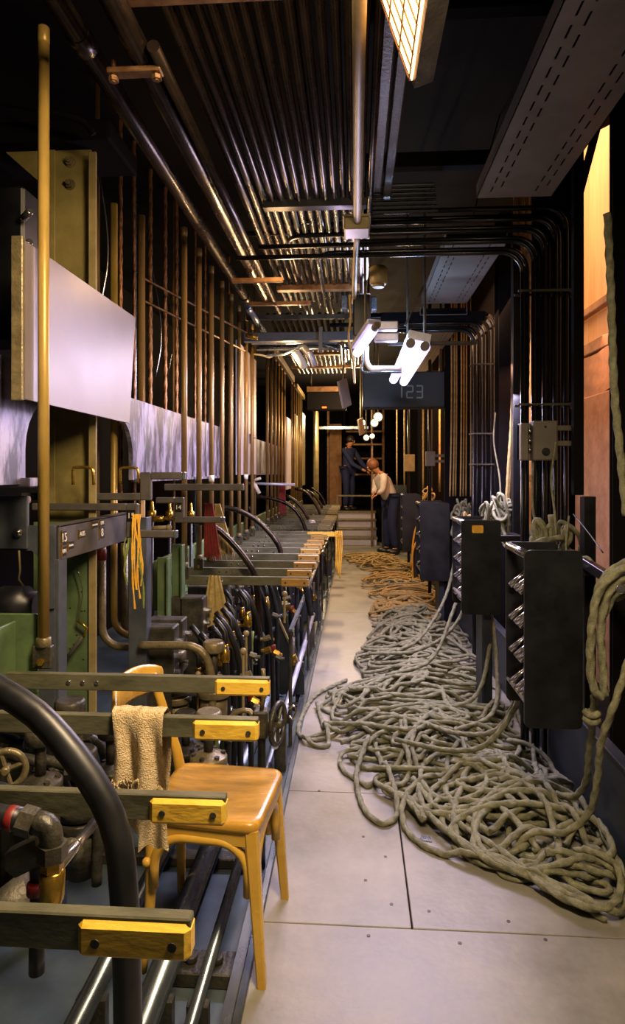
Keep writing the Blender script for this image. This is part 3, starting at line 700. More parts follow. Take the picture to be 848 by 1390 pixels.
# arched guard pipes
def archpipe(y, xe, ze, label, r=.021, w_=.62, h_=.62):
    pts = []
    for k in range(21):
        a = PI/2*k/20; pts.append((xe-w_+w_*math.sin(a), y+.0, ze-.35+h_*math.cos(a)))
    pts = [(xe-w_-.25, y, ze-.35+h_+.0)]+pts+[(xe+.002, y, .0)]
    o = MB().tube(spl(pts, .04), r, 14).build('guard_pipe', 'conduit'); o.location.z = o.location.z
    return tag(o, label, 'pipe', 'curved guard pipes across the lever banks')
pts = [P(-60, 900, 1.12), P(0, 937, 1.10), P(50, 970, 1.08), P(100, 1025, 1.06), P(140, 1085, 1.05), P(160, 1140, 1.04), P(168, 1210, 1.04), P(172, 1300, 1.04), P(174, 1420, 1.04)]
tag(MB().tube(spl(pts, .03), .0235, 18).build('guard_pipe', 'hose'), 'thick black curved pipe bending down at the lower left', 'pipe', 'curved guard pipes across the lever banks')
AP = [(3.62, [(250, 706), (277, 709), (300, 722), (323, 746), (338, 766), (347, 785), (352, 830)]),
      (4.6, [(290, 688), (321, 692), (345, 704), (362, 719), (377, 739), (382, 760)]),
      (6.6, [(342, 674), (365, 676), (388, 683), (402, 694), (412, 711), (416, 730)]),
      (7.6, [(386, 672), (398, 678), (408, 688), (416, 700), (419, 712)]),
      (8.6, [(400, 663), (415, 668), (425, 680), (433, 694), (435, 706)]),
      (9.8, [(414, 665), (424, 670), (431, 678), (436, 686), (437, 696)]),
      (11.0, [(421, 662), (430, 667), (437, 675), (440, 682), (441, 692)])]
for n, (Y, pl) in enumerate(AP):
    e = P(pl[-1][0], pl[-1][1], Y)
    pp = [P(a_, b_, Y) for a_, b_ in pl]+[(e.x+.01, Y, .45), (e.x+.01, Y, -.09)]
    tag(MB().tube(spl(pp, .05), .019, 12).build('guard_pipe', 'conduit'), 'curved dark pipe arching over the levers, %s of the farther ones' % ORD[n], 'pipe', 'curved guard pipes across the lever banks')

# hydraulic pipes standing behind (second row), bending at the foot
def hyd(x, y, top, z0, xe, m, r, label, ye=0):
    R = .09; pts = [(x, y, top), (x, y, z0+R)]+[(x+R-R*math.cos(a), y+ye*(1-math.cos(a))*.1, z0+R-R*math.sin(a)) for a in [PI/12*k for k in range(1, 7)]]+[(xe, y, z0)]
    return tag(MB().tube(pts, r, 14).build('hydraulic_pipe', m), label, 'pipe', 'brass coloured pipes behind the poles')
hyd(-1.15, 3.39, 2.83, .60, -.86, 'polebrown', .019, 'thick brown pipe bending right at its foot, behind the yellow tapes')
hyd(-1.16, 3.02, 2.74, .66, -1.02, 'pole', .017, 'brass coloured pipe right of the cream flat bar')
hyd(-1.12, 3.05, 1.10, .64, -.93, 'ironlt', .018, 'short grey bent pipe below the labelled beam')
hyd(-1.17, 2.9, 1.12, .64, -1.0, 'ironlt', .018, 'short bent pipe with a red band below the labelled beam')
tag(MB().cyl((-1.17, 2.9, 1.04), (-1.17, 2.9, 1.09), .021, 14, .002).build('red_band', 'red'), 'red band on the short bent pipe', 'band')
p = [P(190, 876, 2.7), P(240, 876, 2.7), P(262, 878, 2.7), P(276, 887, 2.7), P(284, 905, 2.7), P(288, 940, 2.7), P(288, 1000, 2.7)]
tag(MB().tube(spl(p, .02), .0175, 14).build('hydraulic_pipe', 'ironlt'), 'bent brown pipe with an elbow behind the lever over the chair', 'pipe')
for n, (px, Y, top) in enumerate([(124, 3.0, 2.7), (177, 3.7, 2.75), (232, 4.4, 2.6), (262, 4.9, 2.55), (345, 6.3, 2.4)]):
    x = (px-482)/F*Y
    tag(MB().cyl((x, Y, .9), (x, Y, 3.34), .012, 10).build('thin_pipe', 'greysilver' if n % 2 else 'polebrown'), 'thin upright pipe behind the poles, %s from the left' % ['first', 'second', 'third', 'fourth', 'fifth'][n], 'pipe')
# twisted wire ropes
for n, (px, Y, top, z0) in enumerate([(176, 3.6, 2.9, 1.2), (199, 3.95, 2.75, 1.5), (220, 4.2, 2.7, 1.5), (236, 4.4, 2.66, 1.5), (262, 4.75, 2.6, 1.5), (276, 4.9, 2.6, 1.5), (309, 5.6, 2.6, 1.5), (157, 3.2, 2.9, 1.3)]):
    x = (px-482)/F*Y
    o = MB().tube([(x, Y, z0+(3.35-z0)*k/190) for k in range(191)], .0135 if n in (1, 2, 3) else .010, 9, .18, .10).build('wire_rope', 'wire')
    tag(o, 'twisted orange lit wire rope behind the poles, %s along the wall' % ['third', 'fourth', 'fifth', 'sixth', 'seventh', 'eighth', 'ninth', 'second'][n], 'rope', 'wire ropes behind the poles')
for n, (px, Y) in enumerate([(130, 2.9), (207, 4.1), (224, 4.4)]):
    c = P(px, 360 if n == 0 else 470, Y)
    pp = [c+Vector((.0, 0, .5)), c+Vector((.05, 0, .2)), c+Vector((.055, 0, 0)), c+Vector((.02, 0, -.2))]
    tag(MB().tube(spl(pp, .04), .004, 6).build('wire_loop', 'chrome'), 'thin bright wire curving beside the wire ropes, %s' % ORD[n], 'wire')
for n, (z, x0, x1, Y) in enumerate([(2.55, -1.3, -.84, 4.3), (2.42, -1.3, -.86, 4.35)]):
    tag(MB().tube([(x0, Y-.5, z+.08), (x1, Y+.6, z-.03)], .008, 8).build('cross_rod', 'rust'), ['upper orange rod crossing behind the pole tops', 'lower orange rod crossing behind the pole tops'][n], 'rod')
tag(MB().cyl((-.84, 4.9, 2.5), (-.75, 4.9, 2.48), .02, 10, .004).build('rod_joint', 'brass'), 'bright rod joint at the end of the thick pipe', 'joint')
tag(MB().tube(spl([P(338, 480, 5.8), P(355, 482, 5.8), P(366, 485, 5.8), P(374, 480, 5.8)], .02), .009, 8).build('cable', 'white'), 'pale cable looped over the second bank of poles', 'cable')
tag(MB().bar(P(374, 478, 5.9), P(398, 515, 7.3), .03, .07).build('angle_rail', 'ironlt'), 'pale angle rail slanting above the second bank', 'rail')
tag(MB().bar(P(402, 524, 7.5), P(413, 540, 8.4), .03, .06).build('angle_rail', 'cream'), 'short pale angle rail beyond the first', 'rail')

# grey frame with labelled beam
t = thing('support_frame', 'blue grey steel support frame with number labels at the left', 'frame', (-1.0, 2.2, 0))
b = MB(); b.box(-1.04, -.985, 2.05, 2.07, -.1, 1.27, .002); b.box(-.985, -.973, 2.05, 2.11, -.1, 1.16, .002); b.build('post', 'bluegrey', t)
b = MB(); b.box(-.985, -.905, 2.73, 2.742, -.1, 1.25, .002); b.box(-.917, -.905, 2.742, 2.80, -.1, 1.25, .002); b.build('post', 'bluegrey', t)
beam = MB().box(-.982, -.973, 2.055, 2.75, 1.155, 1.272, .002).box(-1.02, -.973, 2.055, 2.75, 1.266, 1.272).build('labelled_beam', 'greysteel', t)
b = MB(); b.prism([(-1.35, 1.272), (-.985, 1.272), (-.985, 1.0), (-1.0, 1.0), (-1.02, 1.15), (-1.06, 1.19), (-1.35, 1.19)], 'y', 2.04, 2.05); b.box(-1.35, -1.07, 2.03, 2.045, 1.195, 1.37, .003)
b.build('top_bracket', 'bluegrey', t)
MB().lathe((-1.10, 2.03, 1.25), (0, -1, 0), [(0, .016), (.008, .016), (.010, .008), (.016, .008)], 12).build('bolt', 'chrome', t)
# label plates on beam, facing the aisle (+X)
def plate(y0, y1, z0, z1, s, sz, rotz=PI/2):
    o = MB().box(-.973, -.9715, y0, y1, z0, z1).build('label_plate', 'tag', t)
    if s == '-': 
        q = MB().box(-.9714, -.970, y0+.006, y1-.008, (z0+z1)/2-.003, (z0+z1)/2+.003).build('lettering', 'white', o)
    else: text(o, s, (-.9708, (y0+y1)/2, (z0+z1)/2), sz, (PI/2, 0, PI/2))
    MB().box(-.973, -.9690, y0-.004, y0-.001, z0-.004, z1+.004).build('label_frame', 'brass', o)
plate(2.068, 2.102, 1.205, 1.250, '15', .042)
plate(2.068, 2.102, 1.168, 1.198, 'EIN', .019)
plate(2.115, 2.16, 1.185, 1.21, '-', 0)
plate(2.20, 2.255, 1.215, 1.240, 'AUS', .024)
plate(2.31, 2.37, 1.240, 1.262, '-', 0)
plate(2.385, 2.43, 1.240, 1.264, 'EIN', .02)
plate(2.385, 2.43, 1.193, 1.235, '8', .044)
plate(2.69, 2.72, 1.225, 1.25, '14', .02)
plate(2.69, 2.72, 1.185, 1.22, '3', .03)
# stepped bracket arms
def zarm(Y, xl, xc, xe, z_hi, z_lo, th, dp, label, lab=None, m='greysteel'):
    t = thing('stepped_arm', label, 'arm', (xc, Y, z_lo), 'stepped grey arms over the first levers')
    s_ = 1 if z_hi > z_lo else -1
    MB().box(xl, xc-.045, Y, Y+dp, z_hi-th/2, z_hi+th/2, .004).build('upper_bar', m, t)
    zz = sorted((z_lo, z_hi)); MB().box(xc-.045, xc, Y, Y+dp, zz[0]-th/2, zz[1]+th/2, .004).build('riser', m, t)
    MB().box(xc, xe-.012, Y, Y+dp, z_lo-th/2, z_lo+th/2, .004).build('lower_bar', m, t)
    MB().box(xe-.012, xe, Y-.001, Y+dp+.001, z_lo-th/2-.001, z_lo+th/2+.001, .003).build('end_cap', 'greysilver', t)
    if lab:
        o = MB().box(xc-.04, xc-.008, Y-.002, Y, zz[1]-.055, zz[1]-.01).build('label_plate', 'tag', t)
        text(o, lab, (xc-.024, Y-.003, zz[1]-.033), .03, (PI/2, 0, 0))
zarm(2.42, -1.26, -.838, -.685, 1.312, 1.208, .028, .03, 'lowest grey stepped arm with 15 tag and yellow tapes', '15')
zarm(2.60, -1.40, -.845, -.70, 1.345, 1.432, .03, .03, 'grey stepped arm rising to its top step near the pale plate')
zarm(3.0, -.95, -.815, -.62, 1.312, 1.22, .028, .03, 'middle grey stepped arm beyond the yellow tapes', '14')
tag(MB().box(-1.0, -.58, 3.3, 3.33, 1.35, 1.385, .004).build('straight_arm', 'greysteel'), 'straight grey arm crossing before the nearest brown pole', 'arm')
tag(MB().box(-1.3, -1.02, 1.95, 2.02, 1.40, 1.43, .004).build('ledge_plate', 'zinc'), 'pale zinc ledge at the left edge above the frame', 'ledge')
t = thing('handle_bar', 'bent wooden handled rod at the left edge below the ledge', 'handle', (-1.2, 2.1, 1.36))
MB().tube([(-1.3, 2.1, 1.345), (-1.10, 2.1, 1.355)], .012, 12).build('rod', 'rust', t)
for n, (x, Y) in enumerate([(-1.06, 2.35), (-.98, 2.62)]):
    pp = [(x, Y, 1.40), (x, Y, 1.455), (x+.01, Y, 1.465), (x+.06, Y, 1.465), (x+.075, Y, 1.455), (x+.08, Y, 1.40)]
    tag(MB().tube(spl(pp, .01), .006, 8).build('bow_handle', 'brass'), ['small brass bow handle left of the near pole', 'small brass bow handle right of the cream bar'][n], 'handle')
# yellow/green tapes hanging on lower bar of first arm
t = thing('tape_bunch', 'bunch of orange yellow and green tapes hanging on the stepped arm', 'tape', (-.84, 2.4, 1.0))
for k, (px, z1, m_) in enumerate([(181, 826, 'tape_y'), (184, 800, 'tape_y'), (187, 812, 'tape_y'), (190, 795, 'tape_y'), (186, 770, 'tape_y'), (171, 775, 'tape_g'), (175, 790, 'tape_g'), (178, 782, 'tape_g'), (191, 825, 'tape_g')]):
    a_ = P(px, 698 if m_ == 'tape_y' else 730, 2.405); e_ = P(px+random.uniform(-4, 5), z1, 2.39)
    q1 = a_.lerp(e_, .3)+Vector((random.uniform(-.012, .012), -.012, 0)); q2 = a_.lerp(e_, .7)+Vector((random.uniform(-.012, .012), -.006, 0))
    pl = spl([a_, q1, q2, e_], .015); b = MB()
    for i in range(len(pl)-1): b.bar(pl[i], pl[i+1]+(pl[i+1]-pl[i])*.1, .0055*(1+.4*math.sin(i*.9+k)), .0025, (0, 1, 0), 0)
    b.build('tape', m_, t)
# green sheet behind the frame posts
t = thing('green_panel', 'green painted sheet with small holes behind the frame posts', 'panel', (-1.1, 2.75, 0))
MB().box(-1.27, -1.03, 2.455, 2.47, -.1, 1.25, .002).build('sheet', 'green', t)
b = MB()
for k in range(16): b.cyl((-1.22+.17*random.random(), 2.452, .5+.5*random.random()), (0, 0, 0) if 0 else (-1.22, 2.452, .5), .001, 3) if 0 else None
for k in range(18):
    x, z = -1.17+.11*random.random(), .45+.55*random.random(); b.cyl((x, 2.4535, z), (x, 2.456, z), .003, 8)
b.build('hole', 'tag', t)
t = thing('crank_handle', 'brass and green crank handle hanging on a wire before the green panel', 'crank', (-1.1, 2.4, .9))
MB().tube(spl([P(105, 772, 2.42), P(112, 800, 2.42), P(110, 822, 2.42), P(107, 842, 2.42)], .02), .002, 6).build('wire', 'chrome', t)
MB().tube([P(105, 842, 2.42), P(118, 852, 2.42), P(112, 866, 2.42)], .0055, 8).build('crank_arm', 'brass', t)
MB().cyl(P(112, 864, 2.42), P(92, 892, 2.42), .008, 10, .002).build('grip', 'greysteel', t)
t = thing('hook', 'wire hook hanging at the left below the frame bracket', 'hook', (-1.2, 2.1, 1.0))
pp = [P(25, 738, 2.2), P(27, 775, 2.2), P(25, 785, 2.2), P(28, 791, 2.2), P(34, 800, 2.2), P(35, 808, 2.2)]
MB().tube(spl(pp, .01), .004, 6).build('wire', 'cream', t)
tag(MB().tube(spl([P(-5, 800, 2.1), P(3, 812, 2.1), P(12, 822, 2.1)], .01), .004, 6).build('blue_cable', mat('blue_cable', '#1c6d8c', '#2687a8')), 'short blue cable end at the left edge', 'cable')

# hanging cloths on first bank
def cloth(name, y, top, bot, wt, wb, m, label, cat='cloth', fringe=0, folds=3, amp=.008, th=.004):
    """top,bot: (x,z) centre; widths"""
    t = thing(name, label, cat, (bot[0], y, bot[1]))
    nx, nz = 14, 14; vs = []; fs = []
    for j in range(nz+1):
        v = j/nz; cx_ = top[0]+(bot[0]-top[0])*v; W = wt+(wb-wt)*v; z = top[1]+(bot[1]-top[1])*v
        for i in range(nx+1):
            u = i/nx-.5; vs.append((cx_+W*u, y-amp*math.sin(u*folds*2*PI)*(1-.3*v)-amp*.5*math.sin(v*4+u*3), z+(.008*math.sin(u*9+2) if j == nz else 0)))
    for j in range(nz):
        for i in range(nx): a = j*(nx+1)+i; fs.append((a, a+1, a+nx+2, a+nx+1))
    n0 = len(vs); vs2 = [(q[0], q[1]+th, q[2]) for q in vs]; fs2 = [tuple(k+n0 for k in f[::-1]) for f in fs]
    MB().add(vs+vs2, fs+fs2, True).build('fabric', m, t)
    if fringe:
        b = MB()
        for k in range(fringe):
            u = k/(fringe-1)-.5; x = bot[0]+wb*u; L_ = random.uniform(.01, .045)
            b.tube([(x, y, bot[1]+.008), (x+random.uniform(-.006, .006), y-.004, bot[1]-L_*.6), (x+random.uniform(-.012, .012), y, bot[1]-L_)], .0014, 5)
        b.build('fringe', m, t)
    return t
a_ = P(291, 781, 3.4); e_ = P(294, 850, 3.4)
cloth('hanging_cloth', 3.395, (a_.x, a_.z), (e_.x, e_.z), .06, .16, 'clothtan', 'tan cloth hanging pinched from the nearest lever of the first bank', fringe=10)
for n, (px0, py0, px1, py1, w0, w1, Y, m_, lb) in enumerate([(283, 683, 288, 755, .05, .09, 3.5, 'clothred', 'dark red rag hanging between the brown poles'), (295, 684, 303, 752, .035, .13, 3.75, 'clothtan', 'straw coloured mop head hanging beside the red rag'), (382, 655, 384, 695, .06, .07, 6.6, 'clothred', 'faded pink rag hanging at the second pole bank')]):
    a_ = P(px0, py0, Y); e_ = P(px1, py1, Y)
    cloth('rag', Y, (a_.x, a_.z), (e_.x, e_.z), w0, w1, m_, lb, fringe=14, folds=5, amp=.012)

# ---- sackcloth rag on third near lever: draped over bar
t = thing('sackcloth_rag', 'frayed beige sackcloth rag draped over the lever above the chair', 'rag', (-.55, 1.47, .6))
def drape_piece(xa, xb, yf, zt, zf, zb, m, seed, front=True):
    random.seed(seed); nx, n = 16, 30; vs = []; fs = []
    prof = []
    Lf = zt-zf; Lb = zt-zb; tot = Lf+Lb+.04
    for j in range(n+1):
        s_ = tot*j/n
        if s_ < Lf: prof.append((yf-.022, zf+s_))
        elif s_ < Lf+.04:
            a = (s_-Lf)/.04*PI; prof.append((yf-.022*math.cos(a), zt+.012*math.sin(a)))
        else: prof.append((yf+.022, zt-(s_-Lf-.04)))
    for j, (y_, z_) in enumerate(prof):
        for i in range(nx+1):
            u = i/nx; x = xa+(xb-xa)*u+.006*math.sin(j*.35+u*2)
            vs.append((x, y_-.010*math.sin(u*2.2*PI+j*.05)*min(1, abs(zt-z_)*12)+.0, z_+.006*math.sin(u*11+seed)*(1 if j in (0, n) else .2)))
    for j in range(n):
        for i in range(nx): a = j*(nx+1)+i; fs.append((a, a+1, a+nx+2, a+nx+1))
    n0 = len(vs)
    vs2 = [(q[0], q[1]+(.004 if k//(nx+1) < n*.5 else -.004), q[2]-.002) for k, q in enumerate(vs)]
    MB().add(vs+vs2, fs+[tuple(k+n0 for k in f[::-1]) for f in fs], True).build('fabric', m, t)
    b = MB()
    for k in range(30):
        u = k/29; x = xa+(xb-xa)*u; L_ = random.uniform(.008, .05 if random.random() < .3 else .02)
        z = zf+.006*math.sin(u*11+seed)+.003; y_ = yf-.022-.010*math.sin(u*2.2*PI)
        b.tube([(x, y_, z), (x+random.uniform(-.006, .006), y_-.003, z-L_*.5), (x+random.uniform(-.01, .01), y_, z-L_)], .0013, 5)
    b.build('fringe', m, t)
drape_piece(-.560, -.497, 1.47, .888, .735, .60, 'cloth', 3)
drape_piece(-.505, -.437, 1.47, .886, .715, .56, 'cloth', 5)
random.seed(11)

# ---- the chair
CH = (-.43, 1.98, 0)
t = thing('wooden_chair', 'yellow varnished wooden chair with curved backrest beside the levers', 'chair', CH)
# seat outline (x,y) rounded, saddle on top
s0 = [(-.625, 1.83), (-.27, 1.785), (-.235, 2.14), (-.60, 2.17)]
def rounded(pts, r, n=5):
    out = []; m = len(pts)
    for i in range(m):
        p, a, c = Vector(pts[i]), Vector(pts[i-1]), Vector(pts[(i+1) % m]); da = (a-p).normalized(); dc = (c-p).normalized()
        for k in range(n+1):
            q = k/n; out.append(tuple(p+da*r*(1-q)**2+dc*r*q*q))
    return out
ro = rounded(s0, .05)
cxs = sum(q[0] for q in ro)/len(ro); cys = sum(q[1] for q in ro)/len(ro)
rings = [(.93, .420), (.985, .424), (1.0, .434), (.995, .446), (.97, .4535), (.90, .4545), (.6, .448), (.3, .446)]
vs = []; fs = []; n = len(ro)
for sc_, z in rings:
    vs += [(cxs+(q[0]-cxs)*sc_, cys+(q[1]-cys)*sc_, z) for q in ro]
for i in range(len(rings)-1):
    for k in range(n): k2 = (k+1) % n; fs.append((i*n+k, i*n+k2, (i+1)*n+k2, (i+1)*n+k))
fs.append(tuple(range(n))[::-1]); fs.append(tuple((len(rings)-1)*n+k for k in range(n)))
MB().add(vs, fs, True).build('seat', 'woodseat', t)
b = MB()  # apron
for i, (a_, c_) in enumerate([(0, 1), (1, 2), (2, 3), (3, 0)]):
    p_ = Vector(s0[a_]+(.405,)); q_ = Vector(s0[c_]+(.405,)); cc = Vector((cxs, cys, .405)); p_ = cc+(p_-cc)*.9; q_ = cc+(q_-cc)*.9
    b.bar(p_, q_, .02, .045, b=.003)
b.build('apron', 'wood', t)
def leg(p, q, w0=.041, w1=.026, name='leg'):
    p = Vector(p); q = Vector(q); vs = []
    for P_, w_ in ((p, w0), (p+(q-p)*.5, (w0+w1)/2), (q, w1)):
        h_ = w_/2; c_ = h_*.7
        for dx, dy in ((-h_, -c_), (-c_, -h_), (c_, -h_), (h_, -c_), (h_, c_), (c_, h_), (-c_, h_), (-h_, c_)): vs.append((P_.x+dx, P_.y+dy, P_.z))
    fs = []
    for i in range(2):
        for k in range(8): k2 = (k+1) % 8; fs.append((i*8+k, i*8+k2, (i+1)*8+k2, (i+1)*8+k))
    fs.append(tuple(range(8))[::-1]); fs.append(tuple(16+k for k in range(8)))
    return MB().add(vs, fs).build(name, 'wood', t)
leg((-.295, 1.815, .43), (-.262, 1.79, 0)); leg((-.268, 2.12, .43), (-.238, 2.17, 0))
# rear legs/back posts (continuous)
for (sx, sy, bx, by, tx, ty, tz) in ((-.605, 1.85, -.615, 1.82, -.70, 1.875, .725), (-.595, 2.14, -.60, 2.18, -.688, 2.135, .765)):
    pts = spl([(bx, by, -.0), (sx+.005, sy, .22), (sx, sy, .45), ((sx+tx)/2+.005, (sy+ty)/2, .6), (tx, ty, tz)], .04)
    b = MB(); rr = [.013+.006*min(1, q.z/.4) if q.z < .45 else .018-.004*(q.z-.45)/.35 for q in pts]
    b.tube(pts, .016, 10, rr=rr); b.build('leg', 'wood', t)
    MB().ball((sx-.002, sy-.016, .31), .014, 10).build('knob', 'wood', t)
# bentwood braces under the seat
for (x0_, y0_, x1_, y1_) in ((-.585, 1.835, -.305, 1.81), (-.285, 1.83, -.262, 2.10), (-.585, 2.15, -.29, 2.13)):
    pts = []; p_ = Vector((x0_, y0_, 0)); q_ = Vector((x1_, y1_, 0)); R = .09; L_ = (q_-p_).length; d = (q_-p_)/L_
    R = min(R, L_*.45)
    for k in range(8): a = PI/2*k/7; pts.append(p_+d*(R-R*math.cos(a))+Vector((0, 0, .30+R*math.sin(a))))
    for k in range(8): a = PI/2*(1-k/7); pts.append(q_-d*(R-R*math.cos(a))+Vector((0, 0, .30+R*math.sin(a))))
    pts = [p_+Vector((0, 0, .24))]+pts+[q_+Vector((0, 0, .24))]
    b = MB()
    for i in range(len(pts)-1): b.bar(pts[i], pts[i+1], .012, .022, d.cross(Vector((0, 0, 1))), 0)
    MB().tube(pts, .0145, 8).build('brace', 'wood', t)
# curved backrest board
n = 14; vs = []; fs = []
pA = Vector((-.70, 1.83, .0)); pB = Vector((-.678, 2.20, 0))
for i in range(n+1):
    u = i/n; base = pA.lerp(pB, u); out = Vector((-.06, .008, 0))*math.sin(u*PI); c_ = base+out
    e_ = 1-.25*(abs(2*u-1))**4
    zb = .668+.022*u+.012*math.sin(u*PI); zt = zb+.105*e_
    th = .009
    for (dx, z) in ((th, zb+.01), (th+.002, (zb+zt)/2), (th, zt-.012), (th*.4, zt), (-th*.4, zt), (-th, zt-.012), (-th-.002, (zb+zt)/2), (-th, zb+.01), (-th*.4, zb), (th*.4, zb)):
        vs.append((c_.x+dx, c_.y, z))
m_ = 10
for i in range(n):
    for k in range(m_): k2 = (k+1) % m_; fs.append((i*m_+k, i*m_+k2, (i+1)*m_+k2, (i+1)*m_+k))
fs.append(tuple(range(m_))[::-1]); fs.append(tuple(n*m_+k for k in range(m_)))
MB().add(vs, fs, True).build('backrest', 'wood', t)

# ================================================================== MACHINERY
# rails lying along the pit
for n, (x, z, r, m_, lb) in enumerate([(-.545, .03, .040, 'greysilver', 'thick silver rail pipe on the pit floor under the chair'), (-.425, .015, .018, 'greysilver', 'thin bright rail pipe between the thick rail and the walkway'), (-.72, .02, .03, 'greysilver', 'dull rail pipe left of the thick one'), (-.365, .20, .016, 'glassblue', 'pale blue rail pipe raised at the walkway edge')]):
    y0, y1 = (.4, 12.5) if n < 3 else (2.9, 5.6)
    t = thing('rail_pipe', lb, 'rail', (x, (y0+y1)/2, z-r-.0))
    MB().cyl((x, y0, z), (x, y1, z), r, 18).build('pipe', m_, t)
    y = y0+.2
    while y < y1:
        MB().box(x-r-.012, x+r+.012, y, y+.03, -.09, z-r*.3, .002).build('saddle', 'iron', t); y += 1.1
tag(MB().box(-.56, -.32, 1.88, 1.98, -.09, -.045, .004).cyl((-.50, 1.93, -.045), (-.50, 1.93, -.025), .02, 10, .003).cyl((-.42, 1.93, -.045), (-.42, 1.93, -.025), .02, 10, .003).build('bolted_shoe', 'iron') , 'bolted iron shoe on the pit floor at the bottom', 'shoe')
for n, y in enumerate([2.45, 3.2, 4.1]):
    tag(MB().box(-1.2, -.33, y, y+.06, -.09, -.05, .004).build('floor_bar', 'iron'), 'flat cross bar on the pit floor, %s' % ORD[n], 'bar', 'cross bars on the pit floor')
# near polished shaft
t = thing('piston_rod', 'polished steel piston rod sloping at the lower left', 'rod', tuple(P(90, 1150, 1.5)))
MB().cyl(P(68, 1190, 1.25), P(132, 1112, 1.6), .0125, 16).build('rod', 'chrome', t)
q = P(98, 1152, 1.42); MB().lathe(q-Vector((0, .02, 0)), (P(132, 1112, 1.6)-P(68, 1190, 1.25)), [(0, .018), (.012, .03), (.014, .03), (.016, .018)], 16).build('collar', 'iron', t)
MB().cyl(P(-60, 1290, 1.25), P(50, 1205, 1.3), .045, 20).build('cylinder_body', 'iron', t)
# hose elbow fitting lower left
t = thing('hose_fitting', 'brass and black elbow hose fitting at the lower left', 'fitting', tuple(P(70, 1200, 1.0)))
Y = 1.0
MB().tube(spl([P(-40, 1100, Y), P(0, 1108, Y), P(30, 1112, Y)], .02), .018, 14).build('hose', 'hose', t)
MB().cyl(P(10, 1110, Y), P(22, 1112, Y), .0195, 14, .002).build('band', 'red', t)
MB().cyl(P(28, 1112, Y), P(48, 1118, Y), .023, 6).build('nut', 'iron', t)
MB().tube(spl([P(46, 1116, Y), P(62, 1120, Y), P(69, 1132, Y), P(70, 1150, Y)], .01), .0185, 14).build('elbow', 'iron', t)
MB().cyl(P(71, 1144, Y), P(71, 1166, Y), .024, 6).build('nut', 'iron', t)
MB().cyl(P(71, 1166, Y), P(71, 1180, Y), .018, 6).build('neck', 'brass', t)
MB().lathe(P(71, 1180, Y), (0, 0, -1), [(0, .015), (.004, .020), (.045, .019), (.055, .014), (.06, .014)], 12).build('brass_cap', 'brass', t)
t = thing('hose_fitting', 'black elbow fitting with a red band further down at the lower left', 'fitting', tuple(P(50, 1180, 1.1)))
MB().cyl(P(18, 1170, 1.1), P(60, 1150, 1.1), .026, 6).build('nut', 'iron', t)
MB().tube(spl([P(50, 1160, 1.1), P(52, 1200, 1.1), P(50, 1320, 1.1)], .03), .014, 12).build('hose', 'hose', t)
MB().cyl(P(50, 1198, 1.09), P(50, 1212, 1.09), .017, 12).build('band', 'red', t)
# near-left wheel + valve heads
def wheel(c, axis, R, r, label, spokes=4, m='iron', sub=None):
    c = Vector(c); ax = Vector(axis).normalized(); u, v = frame(ax); t = thing('handwheel', label, 'wheel', tuple(c))
    ring = [c+u*R*math.cos(2*PI*k/28)+v*R*math.sin(2*PI*k/28) for k in range(29)]
    MB().tube(ring, r, 10, cap=False).build('rim', m, t)
    b = MB()
    for k in range(spokes): a = 2*PI*k/spokes+.3; b.cyl(c, c+u*R*math.cos(a)+v*R*math.sin(a), r*.7, 8)
    b.build('spoke', m, t); MB().cyl(c-ax*.025, c+ax*.02, R*.24, 14, .004).build('hub', m, t)
    return t
wheel(P(8, 1045, 1.6), (.35, -1, .1), .047, .009, 'small iron handwheel at the left edge between levers', 4, 'ironlt')
wheel(P(377, 982, 2.35), (1, -.25, 0), .072, .010, 'black iron handwheel seen edge on beside the walkway', 5, 'iron')
t = thing('valve_spindle', 'valve spindle and bent brown pipe behind the handwheel', 'valve', tuple(P(355, 985, 2.35)))
c = P(377, 982, 2.35); MB().cyl(c-Vector((.10, 0, 0)), c, .010, 12).build('spindle', 'ironlt', t)
MB().box(c.x-.09, c.x-.035, c.y-.03, c.y+.03, c.z-.05, c.z+.05, .006).build('yoke', 'iron', t)
MB().tube(spl([P(312, 975, 2.35), P(322, 966, 2.35), P(338, 965, 2.35), P(349, 978, 2.35), P(358, 980, 2.35)], .02), .010, 12).build('bent_pipe', 'ironlt', t)
MB().tube(spl([c+Vector((-.06, 0, -.03)), c+Vector((-.06, 0, -.2)), c+Vector((-.062, 0, -.9))], .05), .015, 12).build('hose', 'hose', t)
MB().tube(spl([c+Vector((-.06, 0, .05)), c+Vector((-.05, 0, .13)), c+Vector((-.055, 0, .2))], .05), .008, 8).build('stem', 'ironlt', t)
tag(MB().tube(spl([P(392, 962, 2.6), P(398, 958, 2.6), P(402, 966, 2.6), P(397, 976, 2.6), P(392, 972, 2.6)], .01), .005, 8).build('shackle', 'chrome'), 'small steel shackle right of the black handwheel', 'shackle')
